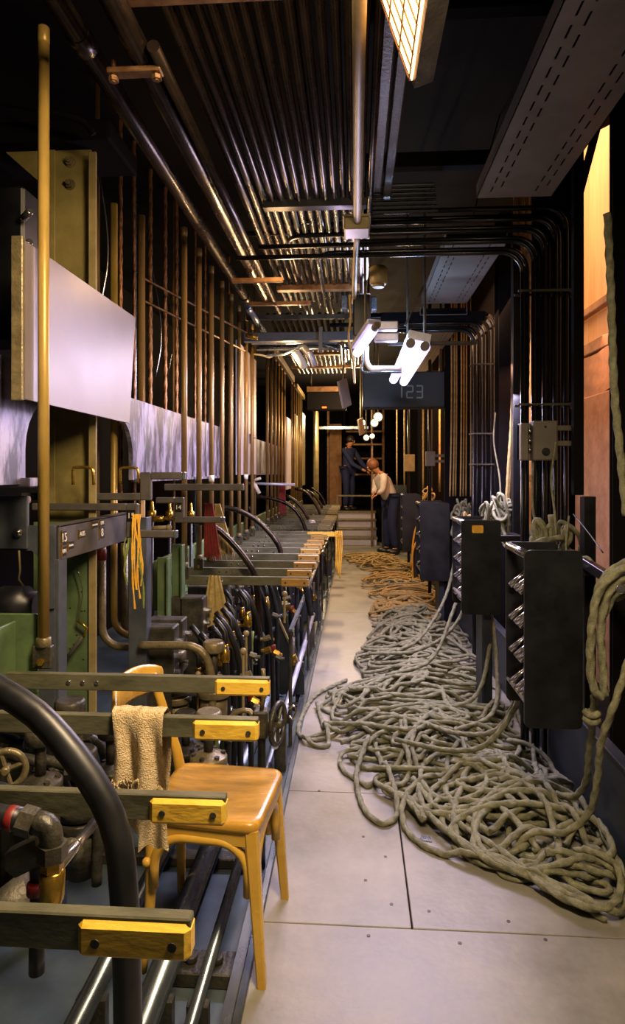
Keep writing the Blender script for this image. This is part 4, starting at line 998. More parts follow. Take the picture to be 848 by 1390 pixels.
# flanged valves under levers
def flange_valve(c, s, label, m='ironlt'):
    c = Vector(c); t = thing('flanged_valve', label, 'valve', (c.x, c.y, c.z-.3*s), 'flanged valves behind the chair')
    MB().lathe(c+Vector((0, 0, -.30*s)), (0, 0, 1), [(0, .05*s), (.05*s, .05*s), (.08*s, .075*s), (.16*s, .075*s), (.18*s, .05*s)], 20).build('body', m, t)
    MB().lathe(c+Vector((0, 0, -.115*s)), (0, 0, 1), [(0, .088*s), (.004, .092*s), (.035*s, .092*s), (.04*s, .09*s)], 24).lathe(c+Vector((0, 0, -.065*s)), (0, 0, 1), [(0, .085*s), (.035*s, .085*s), (.04*s, .08*s), (.06*s, .03*s)], 24).build('flange', m, t)
    for k in range(6):
        a = 2*PI*k/6+.3; p_ = c+Vector((.066*s*math.cos(a), .066*s*math.sin(a), -.03*s))
        MB().cyl(p_, p_+Vector((0, 0, .02*s)), .012*s, 6).build('bolt', 'iron', t)
    MB().cyl(c, c+Vector((0, 0, .13*s)), .022*s, 14).build('stem', 'iron', t)
    MB().lathe(c+Vector((0, 0, .12*s)), (0, 0, 1), [(0, .05*s), (.01*s, .06*s), (.05*s, .06*s), (.06*s, .05*s)], 20).build('bonnet', m, t)
    return t
flange_valve(P(283, 1018, 2.45), .85, 'large flanged valve just above the chair seat')
flange_valve(P(252, 1010, 2.75), .8, 'flanged valve behind the large one above the chair seat', 'iron')
flange_valve(P(290, 915, 2.75), .8, 'upper flanged valve behind the lever over the chair', 'ironlt')
flange_valve(P(238, 925, 2.9), .8, 'upper left flanged valve partly behind the chair back', 'ironlt')
for k, (px, py, Y, s) in enumerate([(95, 1010, 2.0, .8), (150, 1035, 2.1, .7), (55, 1050, 1.75, .7), (110, 1080, 1.9, .8)]):
    flange_valve(P(px, py, Y), s, 'iron valve head between the near levers at the left, %s' % ['upper', 'right', 'left', 'lower'][k], 'iron')
for k in range(7):
    px, py, Y = [(85, 995, 1.95), (65, 1040, 1.9), (40, 980, 1.9), (120, 1000, 2.2), (20, 1080, 1.4), (105, 1045, 1.85), (30, 1010, 1.95)][k]
    c = P(px, py, Y)
    tag(MB().tube(spl([c+Vector((-.12, 0, .03)), c, c+Vector((.05, .02, -.08)), c+Vector((.05, .02, -.35))], .03), .016, 12).cyl(c+Vector((-.03, 0, -.005)), c+Vector((.015, 0, .0)), .026, 6).build('bent_hose', 'iron' if k % 2 else 'hose'), 'dark bent hose in the machinery at the left, %s' % ORD[k], 'hose', 'dark bent hoses between the near levers')
# big base block of machine at left, dark pump body
t = thing('machine_base', 'dark iron machine base along the left behind the valves', 'machine', (-1.3, 2, -.1))
b = MB()
for k in range(6):
    y = .6+k*.42; b.box(-1.85, -1.28, y, y+.36, -.09, .62-.06*(k % 2), .02)
b.build('casing', 'iron', t)
b = MB()
for k in range(24):
    y = .62+k*.105; b.cyl((-1.29, y, .45), (-1.26, y, .45), .022, 8)
b.build('bolt', 'ironlt', t)

# ---- valve units for the lever banks
def make_unit(y, seed):
    random.seed(seed); x = -.95
    t = thing('valve_unit', '', 'valve', (x, y, -.09))
    MB().box(-.95, -.78, y-.05, y+.05, .55, .80, .006).box(-.93, -.80, y-.06, y+.06, .2, .55, .01).build('valve_block', 'iron', t)
    for j in range(3): MB().cyl((-.782, y-.03+.03*j, .60+.06*j), (-.755, y-.03+.03*j, .60+.06*j), .013, 8).build('nut', 'chrome', t)
    MB().cyl((-.80, y, .5), (-.60, y, .5), .016, 10).build('manifold', 'chrome', t)
    q = [(-.70, .63, 'brass'), (-.625, .68, 'brass'), (-.555, .72, 'brass')]
    for j, (xx, zz, m_) in enumerate(q):
        zz += random.uniform(-.05, .04); xx += random.uniform(-.015, .015); yy = y+random.uniform(-.08, .08)
        MB().tube(spl([(xx, yy, -.05), (xx+.01, yy+.01, .3), (xx, yy, zz)], .08), .016, 12).build('hose', 'hose', t)
        MB().lathe((xx, yy, zz-.07), (0, 0, 1), [(0, .019), (.01, .021), (.05, .021), (.055, .016), (.075, .016), (.08, .011)], 10).build('brass_fitting', m_, t)
        MB().tube(spl([(xx, yy, zz), (xx-.005, yy+.01, zz+.06), (xx-.05, yy+.02, zz+.11)], .03), .013, 10).build('upper_hose', 'hose', t)
    xx = -.48+random.uniform(-.02, .02)
    MB().tube(spl([(-.60, y+.05, .82), (-.56, y+.05, .78), (-.50, y+.05, .6), (xx, y+.05, .3), (xx, y+.05, -.08)], .06), .014, 10).build('hose', 'hose', t)
    for j in range(7):
        q = Vector((random.uniform(-.72, -.42), y+random.uniform(-.1, .1), random.uniform(.15, .72)))
        MB().cyl(q, q+Vector((random.choice((.03, -.03)), 0, random.uniform(-.01, .02))), random.uniform(.012, .02), 6).cyl(q-Vector((.02, 0, 0)), q+Vector((.02, 0, 0)), .009, 8).build('nut', random.choice(('chrome', 'ironlt', 'brass', 'iron', 'greysilver')), t)
    if seed == 2: MB().cyl((xx, y+.05, .40), (xx, y+.05, .45), .018, 10, .003).build('band', 'red', t)
    MB().cyl((-.66, y-.09, .35), (-.66, y-.09, .60), .006, 8).build('rod', 'brass', t)
    MB().ball((-.66, y-.09, .61), .013, 10).build('knob', 'cream', t)
    MB().tube([(-.58, y-.1, -.05), (-.575, y-.1, .50), (-.57, y-.09, .56)], .010, 8).build('green_tube', 'tape_g', t)
    return t
protos = [make_unit(3.44, s_) for s_ in (1, 2, 3)]
random.seed(5)
used = set()
cnt = 0
for bi, bank in enumerate((LY2, LY3, LY4)):
    for k, y in enumerate(bank):
        pr = protos[cnt % 3]
        if (cnt % 3) not in used: o = pr; used.add(cnt % 3); o.location = (-.95, y-.14, -.09)
        else: o = dup(pr, (-.95+random.uniform(-.01, .01), y-.14+random.uniform(-.04, .04), -.09+random.uniform(-.04, .02)))
        o['label'] = 'valve with black hoses and brass fittings below the %s bank, %s' % (['first', 'second', 'far'][bi], ORD[k]); o['group'] = 'hydraulic valves under the lever banks'; cnt += 1
for n, y in enumerate((2.98, 3.12)):
    o = dup(protos[n], (-.97, y-.15, -.13)); o['label'] = ['valve with black hoses just behind the bent elbow pipe', 'valve with black hoses under the tan cloth'][n]; o['group'] = 'hydraulic valves under the lever banks'
# extra nearer knob rods and pipes in front
for n, (px, py, Y, h) in enumerate([(330, 884, 2.75, .3), (334, 860, 3.0, .2), (386, 806, 3.3, .15)]):
    c = P(px, py, Y); t = thing('knob_rod', 'thin rod with a pale ball knob, %s' % ['before the hoses near the elbow pipe', 'behind the foremost knob rod', 'below the yellow grips'][n], 'rod', (c.x, c.y, c.z-h))
    MB().cyl(c, c-Vector((0, 0, h)), .006, 8).build('rod', 'cream', t); MB().ball(c, .015, 12).build('knob', 'cream', t)
t = thing('control_lever', 'horizontal brass rod with ball end behind the yellow tapes', 'rod', tuple(P(220, 716, 3.0)))
MB().cyl(P(202, 717, 3.0), P(228, 716, 3.0), .010, 10).build('rod', 'cream', t); MB().ball(P(229, 716, 3.0), .015, 12).build('knob', 'cream', t)
tag(MB().cyl(P(202, 705, 3.1), P(222, 704, 3.1), .014, 12, .003).cyl(P(222, 704, 3.1), P(243, 703, 3.1), .011, 12).build('pipe_stub', 'brass'), 'brass pipe stub above the ball ended rod', 'pipe')
for n, (px, Y) in enumerate([(206, 3.3), (230, 3.7), (259, 3.9)]):
    c = P(px, 700, Y); t = thing('oil_cup', 'brass oil cup on a black stem behind the poles, %s from the left' % ['first', 'second', 'third'][n], 'fitting', (c.x, c.y, .8))
    MB().cyl((c.x, Y, -.09), (c.x, Y, c.z-.02), .010, 10).build('stem', 'hose', t)
    MB().lathe((c.x, Y, c.z-.02), (0, 0, 1), [(0, .012), (.005, .024), (.045, .024), (.05, .012), (.09, .010), (.1, .004)], 12).build('cup', 'brass', t)
# triangular black gusset and aisle-side frames
for n, (y, s_) in enumerate([(4.15, 1), (6.2, .8), (8.9, .9)]):
    t = thing('bank_end_frame', 'black triangular end frame with steel strut beside the walkway, %s' % ORD[n], 'frame', (-.4, y, 0), 'end frames at the walkway edge')
    MB().prism([(-.62, .0), (-.33, .0), (-.33, .12), (-.55, .82), (-.62, .82)], 'y', y, y+.012).build('gusset_plate', 'blueboard', t)
    MB().bar((-.52, y-.02, .55), (-.37, y-.02, .22), .02, .014).build('strut', 'cream', t)
    MB().cyl((-.40, y-.03, .0), (-.40, y-.03, .38), .013, 10).build('post', 'iron', t)
    MB().cyl((-.40, y-.03, .20), (-.40, y-.03, .27), .018, 12, .003).build('collar', 'brass', t)
for n, (y0, y1) in enumerate([(3.4, 6.0), (6.7, 8.7), (9.3, 11.3)]):
    t = thing('edge_rail', 'steel rail frame along the walkway edge of the %s bank' % ['first', 'second', 'far'][n], 'rail', (-.34, (y0+y1)/2, 0))
    MB().bar((-.345, y0, .60), (-.345, y1, .60), .02, .02).build('top_rail', 'greysilver', t)
    k = y0
    while k <= y1: MB().cyl((-.345, k, -.02), (-.345, k, .60), .010, 8).build('post', 'iron', t); k += 1.3
tag(MB().tube(spl([(-.37, 4.2, .7), (-.34, 4.2, .74), (-.31, 4.22, .6), (-.29, 4.22, .5)], .02), .02, 8).build('black_glove', 'hose'), 'dark rag hung over the edge rail near the yellow grips', 'rag')
# second bank left: steel rod + white clamp (px 340-400, y 655)
t = thing('cross_bar', 'pale horizontal bar with hooked arm above the second bank', 'bar', tuple(P(370, 658, 6.4)))
MB().cyl(P(336, 656, 6.4), P(400, 658, 6.4), .014, 10).build('bar', 'glassblue', t)
MB().tube([P(342, 652, 6.3), P(352, 670, 6.3)], .02, 8).tube([P(344, 652, 6.3), P(354, 649, 6.3)], .014, 8).build('hook_arm', 'white', t)
for n in range(2):
    tag(MB().bar(P(338+n*2, 688, 6.3), P(360+n*2-8*n, 740, 6.0), .014, .014).build('brace_rod', 'greysilver'), 'slanting silver brace rod in the gap between banks, %s' % ['right', 'left'][n], 'rod')
o = P(423, 706, 7.3); tag(MB().lathe(o, (0, 0, -1), [(0, .03), (.02, .045), (.06, .045), (.07, .02), (.25, .025), (.27, .04)], 14).build('bottle', 'glassblue'), 'pale bluish bottle standing on the second bank levers', 'bottle')

# ================================================================== RIGHT SIDE: racks
def rack(x0, x1, y0, y1, z0, z1, label, sticker=False, base=True):
    t = thing('rope_rack', label, 'rack', ((x0+x1)/2, (y0+y1)/2, z0), 'black rope racks along the right')
    for ya in (y0, y1-.012): MB().prism(rounded([(x0, z0), (x1, z0), (x1, z1), (x0, z1)], .025, 4), 'y', ya, ya+.012).build('side_plate', 'black', t)
    MB().box(x1-.012, x1-.002, y0+.012, y1-.012, z0+.02, z1-.03, .002).build('back_plate', 'black', t)
    MB().prism([(x0+.002, z0+.10), (x1-.02, z0+.01), (x1-.02, z0+.0), (x0+.0, z0+.09)], 'y', y0+.012, y1-.012).build('bottom_chute', 'alu', t)
    H = z1-z0
    for k in range(5):
        z = z1-.018-(H*.19)*k; xx = x0+(.006 if k == 0 else .035)
        r = .013 if k == 0 else .011
        if k == 0: MB().cyl((xx+.008, y0-.004 if 0 else y0+.002, z), (xx+.008, y1-.002, z), .017, 14).build('roller', 'chrome', t)
        else:
            zz = z1-.018-H*(.20*k+.0)
            for yy in (y0+.10, y0+.155, y1-.06): MB().cyl((x0+.075, yy, zz+.035), (x0+.004, yy, zz-.025), .0135, 14, .003).build('peg', 'chrome', t)
            MB().box(x0+.09, x1-.014, y0+.014, y1-.014, zz+.02, zz+.032, .002).build('divider', 'hose', t)
    if sticker: MB().prism(rounded([(x0+.06, z1-.075), (x0+.125, z1-.075), (x0+.125, z1-.03), (x0+.06, z1-.03)], .008, 3), 'y', y0-.0015, y0-.0002).build('sticker', 'tape_y', t)
    if base:
        MB().box(x1-.09, x1-.03, y0+.08, y1-.06, -.0, z0, .01).build('support_board', 'blueboard', t)
    return t
rack(.625, .835, 2.42, 2.72, .50, 1.158, 'near black steel rope rack with chrome rollers', base=False)
rack(.615, .84, 3.77, 4.12, .62, 1.168, 'second black rope rack with a yellow sticker', True)
rack(.62, .90, 6.2, 6.65, .40, 1.15, 'third black rope rack beyond the one with the sticker')
rack(.62, .86, 8.5, 8.9, .40, 1.15, 'fourth black rope rack next to the leaning worker')
# switch box on conduits (px 707-752, y 572-625)
t = thing('switch_box', 'grey switch box mounted on the near black conduits', 'box', tuple(P(735, 600, 3.15)))
a_ = P(720, 572, 3.2); c_ = P(752, 625, 3.2)
MB().box(a_.x, c_.x, 3.15, 3.24, c_.z, a_.z, .005).build('body', 'grey', t)
MB().box(a_.x-.055, a_.x-.02, 3.16, 3.24, c_.z, a_.z-.01, .004).box(a_.x-.055, a_.x, 3.2, 3.24, c_.z, a_.z-.01, .004).build('side_box', 'grey', t)
q = (a_+c_)/2; MB().cyl((q.x, 3.15, c_.z+.042), (q.x, 3.135, c_.z+.042), .018, 16, .003).cyl((q.x, 3.15, a_.z-.03), (q.x, 3.147, a_.z-.03), .006, 10).build('knob', 'hose', t)
for k in range(3): MB().cyl((a_.x-.018, 3.18, a_.z-.05-.045*k), (a_.x, 3.18, a_.z-.05-.045*k), .010, 10).build('gland', 'chrome', t)
for k in (0, 1):
    MB().box(c_.x, c_.x+.12, 3.2, 3.215, a_.z-.045-.075*k, a_.z-.02-.075*k, .002).build('strut', 'grey', t)
t = thing('switch_box', 'small pale switch box far right of the leaning worker', 'box', tuple(P(584, 623, 7.0)))
a_ = P(577, 613, 7.0); c_ = P(589, 633, 7.0)
MB().box(a_.x, c_.x, 6.9, 7.0, c_.z, a_.z, .005).build('body', 'grey', t)
MB().cyl((a_.x+.05, 7.02, 0), (a_.x+.05, 7.02, 3.3), .02, 10).build('mounting_pole', 'black', t)
MB().box(c_.x, c_.x+.12, 6.97, 7.0, a_.z-.06, a_.z-.03, .002).box(c_.x, c_.x+.12, 6.97, 7.0, a_.z-.12, a_.z-.09, .002).build('strut', 'grey', t)
t = thing('switch_box', 'tan switch box behind the leaning worker', 'box', tuple(P(555, 625, 9.0)))
a_ = P(548, 617, 9.4); c_ = P(562, 640, 9.4); MB().box(a_.x, c_.x, 9.3, 9.4, c_.z, a_.z, .006).build('body', 'cream', t); MB().cyl((a_.x+.07, 9.42, 0), (a_.x+.07, 9.42, 3.3), .02, 10).build('mounting_pole', 'black', t)

# ================================================================== ROPES
def rope_obj(pts, r, m, label, grp=None, step=.02, hi=False, name='rope'):
    pl = spl(pts, step)
    o = MB().tube(pl, r, 10 if hi else 6, .16 if hi else 0, .075).build(name, m)
    return tag(o, label, 'rope', grp)
# tan ropes hanging in curtains
k = 0
ordn = ['first', 'second', 'third', 'fourth', 'fifth', 'sixth', 'seventh', 'eighth', 'ninth', 'tenth', 'eleventh', 'twelfth', 'thirteenth', 'fourteenth']
for i in range(9):
    Y = 6.0+.05*(i % 3); x = .885+i*.030; x += random.uniform(-.004, .004)
    rope_obj([(x+.004, Y, 3.34), (x+.004, Y, 2.0), (x-.01+.002*i, Y, 1.22)], .0078, 'ropetan', 'straight tan rope in the far hanging curtain, %s from the left' % ordn[i], 'tan ropes hanging beyond the second rack', .08, False)
for i in range(6):
    Y = 4.35+.04*(i % 2); x = 1.02+i*.022
    rope_obj([(x+.04, Y, 3.34), (x+.025, Y, 2.0), (x, Y, 1.5), (x-.02, Y, 1.16)], .010, 'ropetan', 'tan rope hanging behind the second rack, %s from the left' % ordn[i], 'tan ropes hanging behind the second rack', .03, True)
for i, (px, Y) in enumerate([(573, 9.0), (595, 8.0), (548, 10.0), (538, 10.6)]):
    x = (px-482)/F*Y
    rope_obj([(x, Y, 3.35), (x, Y, 1.2)], .012, 'ropetan', 'single orange lit rope hanging far down the corridor, %s' % ORD[i], 'single far hanging ropes', .2)
# knotted bunches on the racks
def bunch(c, n, R, label, m, r=.012, hang=.35):
    c = Vector(c); t = thing('rope_bunch', label, 'rope', tuple(c))
    for i in range(n):
        u = Vector((random.uniform(-1, 1), random.uniform(-.6, .6), random.uniform(-.4, .4))).normalized()
        v = Vector((random.uniform(-.5, .5), random.uniform(-.5, .5), -1)).normalized()
        ra, rb = random.uniform(.02, .05), random.uniform(.03, .06)+(hang*.5*random.random() if i % 2 else 0)
        c0 = c+Vector((random.uniform(-R, R), random.uniform(-.05, .05), random.uniform(-.04, .05))) + Vector((0, 0, -rb*.7)); a = random.uniform(0, 6.28); pts = []
        N_ = random.choice((9, 13, 15))
        for k in range(N_):
            th = a+k*.78; g = 1+.18*math.sin(k*1.7+i)
            pts.append(c0+u*(ra*g*math.cos(th))+v*(rb*g*math.sin(th))+Vector((.012*math.sin(k*.9+i), .02*math.cos(k*.6), 0)))
        MB().tube(spl(pts, .012), r, 8, .14, .07).build('loop', m, t)
bunch((1.0, 4.25, 1.22), 12, .09, 'tangled rope hanks behind the top of the sticker rack', 'rope', .010)
bunch((.83, 4.15, 1.22), 4, .06, 'small rope hank behind the sticker rack corner', 'rope', .009, .1)
bunch((.93, 3.1, 1.17), 9, .10, 'brown and grey rope hanks piled behind the near rack', 'rope', .011, .18)
bunch((.99, 5.9, 1.14), 14, .13, 'rope hanks at the foot of the tan rope curtain', 'rope', .010, .4)
bunch((.86, 5.0, 1.05), 8, .05, 'orange lit rope loops hanging left of the sticker rack', 'ropetan', .009, .55)
bunch((.90, 8.1, 1.2), 6, .08, 'rope hank above the third rack', 'ropetan', .009, .2)
# ropes spilling from rack rear down to the pile
sp = [([(.95, 3.0, 1.15), (.80, 2.95, 1.12), (.72, 2.88, .98), (.70, 2.85, .75), (.72, 2.84, .5), (.60, 2.9, .25), (.45, 3.0, .16), (.2, 3.2, .12)], 'brown rope curling over the rear of the near rack'),
      ([(.98, 3.05, 1.14), (.82, 3.0, 1.10), (.75, 2.9, .9), (.74, 2.9, .6), (.66, 2.95, .3), (.5, 3.2, .16), (.3, 3.5, .12)], 'second rope curling over the rear of the near rack'),
      ([(1.02, 4.35, 1.16), (.93, 4.45, 1.17), (.80, 4.45, .9), (.66, 4.4, .5), (.5, 4.3, .2), (.2, 4.2, .12)], 'rope dropping behind the sticker rack'),
      ([(1.02, 4.4, 1.15), (.93, 4.55, 1.17), (.84, 4.55, .8), (.7, 4.5, .4), (.45, 4.6, .18), (.1, 4.7, .12)], 'slack rope dropping behind the sticker rack'),
      ([(.87, 5.05, 1.05), (.80, 5.0, .95), (.70, 5.0, .5), (.5, 4.9, .2), (.3, 4.7, .14)], 'lit rope running down to the pile from the loops'),
      ([(.80, 3.9, .68), (.79, 3.85, .4), (.66, 3.7, .15), (.3, 3.6, .13)], 'rope emerging under the sticker rack'),
      ([(.82, 4.0, .70), (.82, 3.8, .35), (.74, 3.5, .16), (.5, 3.3, .13)], 'second rope emerging under the sticker rack')]
for pts, lb in sp: rope_obj(pts, .0115, 'rope', lb, None, .012, True)
# near rope hank hung at right edge
c = P(830, 780, 2.25)
t = thing('rope_hank', 'large grey rope hank hung on a peg at the right edge', 'rope', tuple(c))
hk = [[(860, 768), (835, 778), (812, 805), (803, 850), (801, 905), (806, 935), (818, 948)],
      [(862, 780), (838, 790), (822, 815), (815, 860), (818, 905), (820, 945)],
      [(866, 772), (842, 800), (828, 815), (818, 835), (812, 800), (830, 775), (856, 762), (880, 770)],
      [(850, 802), (838, 812), (834, 800), (842, 788), (860, 782)]]
for i, pl in enumerate(hk):
    MB().tube(spl([P(a_, b_, 2.25+.02*i) for a_, b_ in pl], .008), .0135, 12, .17, .08).build('loop', 'rope', t)
MB().cyl(P(842, 800, 2.2), P(868, 806, 2.5), .016, 14, .003).build('peg', 'chrome', t)
tg = thing('peg_bar', 'dark bar and short cord holding the hank at the right', 'bar', tuple(P(800, 775, 2.6)))
MB().bar(P(775, 752, 2.85), P(842, 795, 2.4), .03, .04).build('bar', 'black', tg)
MB().tube(spl([P(785, 760, 2.75), P(797, 757, 2.7), P(806, 768, 2.65), P(808, 780, 2.6)], .01), .008, 8).build('cord', 'rope', tg)
rope_obj([P(824, 290, 2.3), P(829, 400, 2.3), P(833, 520, 2.3), P(840, 600, 2.3), P(850, 700, 2.3)], .013, 'rope', 'long grey rope hanging down the right edge from above', None, .012, True)
rope_obj([P(872, 820, 2.2), P(850, 905, 2.2), P(832, 960, 2.2), P(815, 1010, 2.25), P(810, 1060, 2.3), P(798, 1105, 2.35), P(765, 1130, 2.4), P(725, 1130, 2.45), P(700, 1150, 2.45), P(720, 1165, 2.4), P(748, 1152, 2.4)], .012, 'rope', 'rope falling from the right edge to the pile front', None, .01, True)
rope_obj([P(806, 945, 2.3), P(804, 985, 2.35), P(799, 1020, 2.4), P(795, 1060, 2.5), P(780, 1080, 2.6), P(755, 1078, 2.7)], .012, 'rope', 'rope hanging below the hank with a tied knot', None, .01, True)
kc = P(803, 968, 2.31); ring = [kc+Vector((.02*math.cos(2*PI*k/12), .02*math.sin(2*PI*k/12), .003*math.sin(k*1.3))) for k in range(13)]
t = thing('rope_knot', 'knot of rope turns below the hank at the right', 'knot', tuple(kc))
MB().tube(spl(ring, .01), .012, 8, .1, .05).build('turn', 'rope', t); MB().tube(spl([q+Vector((0, 0, -.024)) for q in ring], .01), .012, 8, .1, .05).build('turn', 'rope', t)
rope_obj([P(772, 700, 2.86), P(768, 745, 2.86), P(775, 755, 2.8)], .004, 'rope', 'thin cord down the slim upright', None, .02)
rope_obj([P(777, 746, 2.9), P(770, 790, 2.9), P(773, 838, 2.9)], .006, 'rope', 'short knotted cord dangling on the near slim upright', None, .02)
rope_obj([P(754, 600, 3.1), P(748, 650, 3.1), P(753, 700, 3.05), P(755, 752, 3.0)], .005, 'rope', 'thin wavy cord hanging below the grey switch box', None, .02)
rope_obj([P(724, 600, 3.2), P(723, 690, 3.2), P(735, 725, 3.1), P(745, 745, 3.0)], .006, 'rope', 'cord looping from the conduits to the near rack top', None, .02)
rope_obj([P(672, 560, 4.8), P(670, 600, 4.8), P(678, 650, 4.7), P(679, 700, 4.6), P(676, 740, 4.5)], .006, 'rope', 'thin cord hanging beside the far conduit bundle', None, .03)
rope_obj([P(778, 698, 2.95), P(800, 725, 2.7), P(818, 750, 2.5)], .003, 'hose', 'thin black line slanting across the orange panel', None, .03)
rope_obj([P(690, 110, 3.5), P(640, 300, 3.4)], .004, 'hose', 'thin black wire under the ceiling at the right', None, .1)
# yellow air hoses beside third rack
rope_obj([P(560, 790, 8.2), P(560, 740, 8.2), P(566, 712, 8.2), P(571, 718, 8.2), P(570, 730, 8.2)], .012, 'tape_y', 'upper yellow hose loop left of the third rack', None, .05)
rope_obj([P(558, 770, 7.9), P(561, 745, 7.9), P(568, 732, 7.9), P(571, 742, 7.9)], .012, 'tape_y', 'lower yellow hose loop left of the third rack', None, .05)

# ---- rope pile on the floor: each rope laid over what lies below it
GX0, GX1, GY0, GY1, CS = -.5, 1.0, 2.0, 12.0, .01
NX, NY = int((GX1-GX0)/CS), int((GY1-GY0)/CS)
hf = [0.0]*(NX*NY)
def lb_(Y):
    T = [(2.0, .86), (2.2, .74), (2.35, .46), (2.6, .28), (2.75, .22), (2.92, .06), (3.15, -.14), (3.45, -.27), (3.9, -.27), (4.15, -.18), (4.35, .02), (4.6, .04), (4.9, -.03), (5.3, -.04), (5.7, .08), (6.0, .05), (6.6, .16), (7.4, .16), (8.0, .05), (8.6, .05), (9.3, .16), (10.2, -.28), (12, -.30)]
    for (a, b_), (c_, d) in zip(T, T[1:]):
        if a <= Y <= c_: return b_+(d-b_)*(Y-a)/(c_-a)
    return T[0][1] if Y < 2 else -.3
def lay(path, r, write=True):
    zs = []; pend = []
    cap_r = max(1, int(r/CS))
    for i, (x, y) in enumerate(path):
        gi, gj = int((x-GX0)/CS), int((y-GY0)/CS); h = 0.0
        if 1 < gi < NX-2 and 1 < gj < NY-2:
            for a in (-1, 0, 1):
                for b_ in (-1, 0, 1):
                    q = hf[(gj+b_)*NX+gi+a]
                    if q > h: h = q
        u = max(0, min(1, (x-lb_(min(max(y, 2.0), 12)))/.5)); cap = .03+.09*u
        if y > 5: cap = .03+.11*u
        h = min(h, cap); zs.append(h+r); pend.append((gi, gj, h+2*r*.88))
        if len(pend) > 7: stamp(pend.pop(0), cap_r)
    for q in pend: stamp(q, cap_r)
    n = len(zs); w_ = 3
    mx = [max(zs[max(0, i-w_):i+w_+1]) for i in range(n)]
    sm = [sum(mx[max(0, i-w_):i+w_+1])/len(mx[max(0, i-w_):i+w_+1]) for i in range(n)]
    return [Vector((p[0], p[1], z)) for p, z in zip(path, sm)]
def stamp(q, R):
    gi, gj, z = q
    for a in range(-R, R+1):
        for b_ in range(-R, R+1):
            ii, jj = gi+a, gj+b_
            if 0 <= ii < NX and 0 <= jj < NY and a*a+b_*b_ <= R*R+1:
                k = jj*NX+ii
                if z > hf[k]: hf[k] = z
def wander(y0, length, step):
    """elongated wandering bights between the left edge of the pile and the kerb board"""
    path = []; s_ = 0; L_ = lb_(y0)
    c = [random.uniform(L_+.22, .80), y0]; th = random.uniform(0, 6.28)
    A = random.uniform(.14, .34); B = random.uniform(.05, .13); ph = random.uniform(-.5, .5); w_ = random.choice((-1, 1))
    tA, tB, tph = A, B, ph; tc = list(c); nxt = 0
    x = y = None
    while s_ < length:
        if s_ >= nxt:
            nxt = s_+random.uniform(.35, .9)
            tA = random.uniform(.10, .34); tB = random.uniform(.07, .2)*(1 if y0 < 5 else 1.5); tph = random.uniform(-1.2, 1.2)
            ty = y0+random.uniform(-.28, .28); l_ = lb_(max(2, ty))+.10; tc = [l_+(.84-l_)*random.random()**.95, ty]
            if random.random() < .2: w_ = -w_
        k = .05
        A += (tA-A)*k; B += (tB-B)*k; ph += (tph-ph)*k; c[0] += (tc[0]-c[0])*k; c[1] += (tc[1]-c[1])*k
        spd = math.hypot(A*math.sin(th), B*math.cos(th))+.04
        th += w_*step/spd
        ex, ey = A*math.cos(th), B*math.sin(th)
        nxp = c[0]+ex*math.cos(ph)-ey*math.sin(ph); nyp = c[1]+ex*math.sin(ph)+ey*math.cos(ph)
        mnx = lb_(min(max(nyp, 2.0), 12))+.02
        if nxp < mnx: nxp = mnx+(nxp-mnx)*.12
        if nxp > .935: nxp = .935+(nxp-.935)*.1
        nyp = max(nyp, 2.12)
        path.append((nxp, nyp)); s_ += step
    # smooth + resample
    for _ in range(3):
        path = [path[0]]+[((a[0]+b_[0]*2+c_[0])/4, (a[1]+b_[1]*2+c_[1])/4) for a, b_, c_ in zip(path, path[1:], path[2:])]+[path[-1]]
    out = [path[0]]; acc = 0
    for a, b_ in zip(path, path[1:]):
        d = math.hypot(b_[0]-a[0], b_[1]-a[1]); acc += d
        if acc >= step: out.append(b_); acc = 0
    return out
random.seed(33)
specs = []
y = 2.45
while y < 4.6: specs.append((y, 8.0, .0085, True)); y += .16
while y < 7.0: specs.append((y, 8.0, .02, False)); y += .15
while y < 11.0: specs.append((y, 9.0, .035, False)); y += .22
random.shuffle(specs)
zone = lambda y: 'front' if y < 3.1 else 'middle' if y < 4.6 else 'stretch past the sticker rack' if y < 7 else 'far end'
for (y, L_, st, hi) in specs:
    path = wander(y, L_, st); r = random.choice((.0108, .0116, .0124)) if y < 5 else .0130
    pl = lay(path, r)
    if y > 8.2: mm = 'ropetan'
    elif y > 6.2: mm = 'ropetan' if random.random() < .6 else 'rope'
    else: mm = 'rope'
    o = MB().tube(pl, r, 12 if hi else 6, .17 if hi else 0, .075).build('rope', mm)
    tag(o, 'thick grey rope coiled in the floor pile, %s' % zone(y) if mm == 'rope' else 'tan rope coiled in the floor pile, %s' % zone(y), 'rope', 'ropes piled on the floor, %s' % zone(y))
# distinct loops the photograph shows on top
loops = [([(500, 1010), (484, 1040), (488, 1070), (500, 1092), (520, 1103), (537, 1094), (538, 1078), (528, 1050), (512, 1022)], 'long single rope loop reaching onto the bare floor'),
         ([(640, 1030), (600, 1050), (560, 1070), (546, 1088), (550, 1108), (575, 1130), (620, 1145), (680, 1158), (740, 1185), (800, 1208), (838, 1212), (842, 1180), (800, 1160), (740, 1160)], 'outermost rope sweeping round the front of the pile'),
         ([(560, 1060), (600, 1100), (680, 1150), (760, 1200), (820, 1215), (842, 1195), (830, 1170), (780, 1150)], 'second rope sweeping round the front right of the pile'),
         ([(470, 915), (430, 935), (412, 960), (405, 985), (420, 1000), (445, 1002), (440, 980), (430, 950)], 'rope loop at the left tip of the pile by the walkway edge'),
         ([(700, 950), (720, 1000), (735, 1070), (770, 1110), (815, 1150)], 'rope running along the kerb board to the front'),
         ([(690, 850), (678, 900), (672, 960), (640, 985), (610, 975), (600, 950)], 'slack rope bight curling below the near rack')]
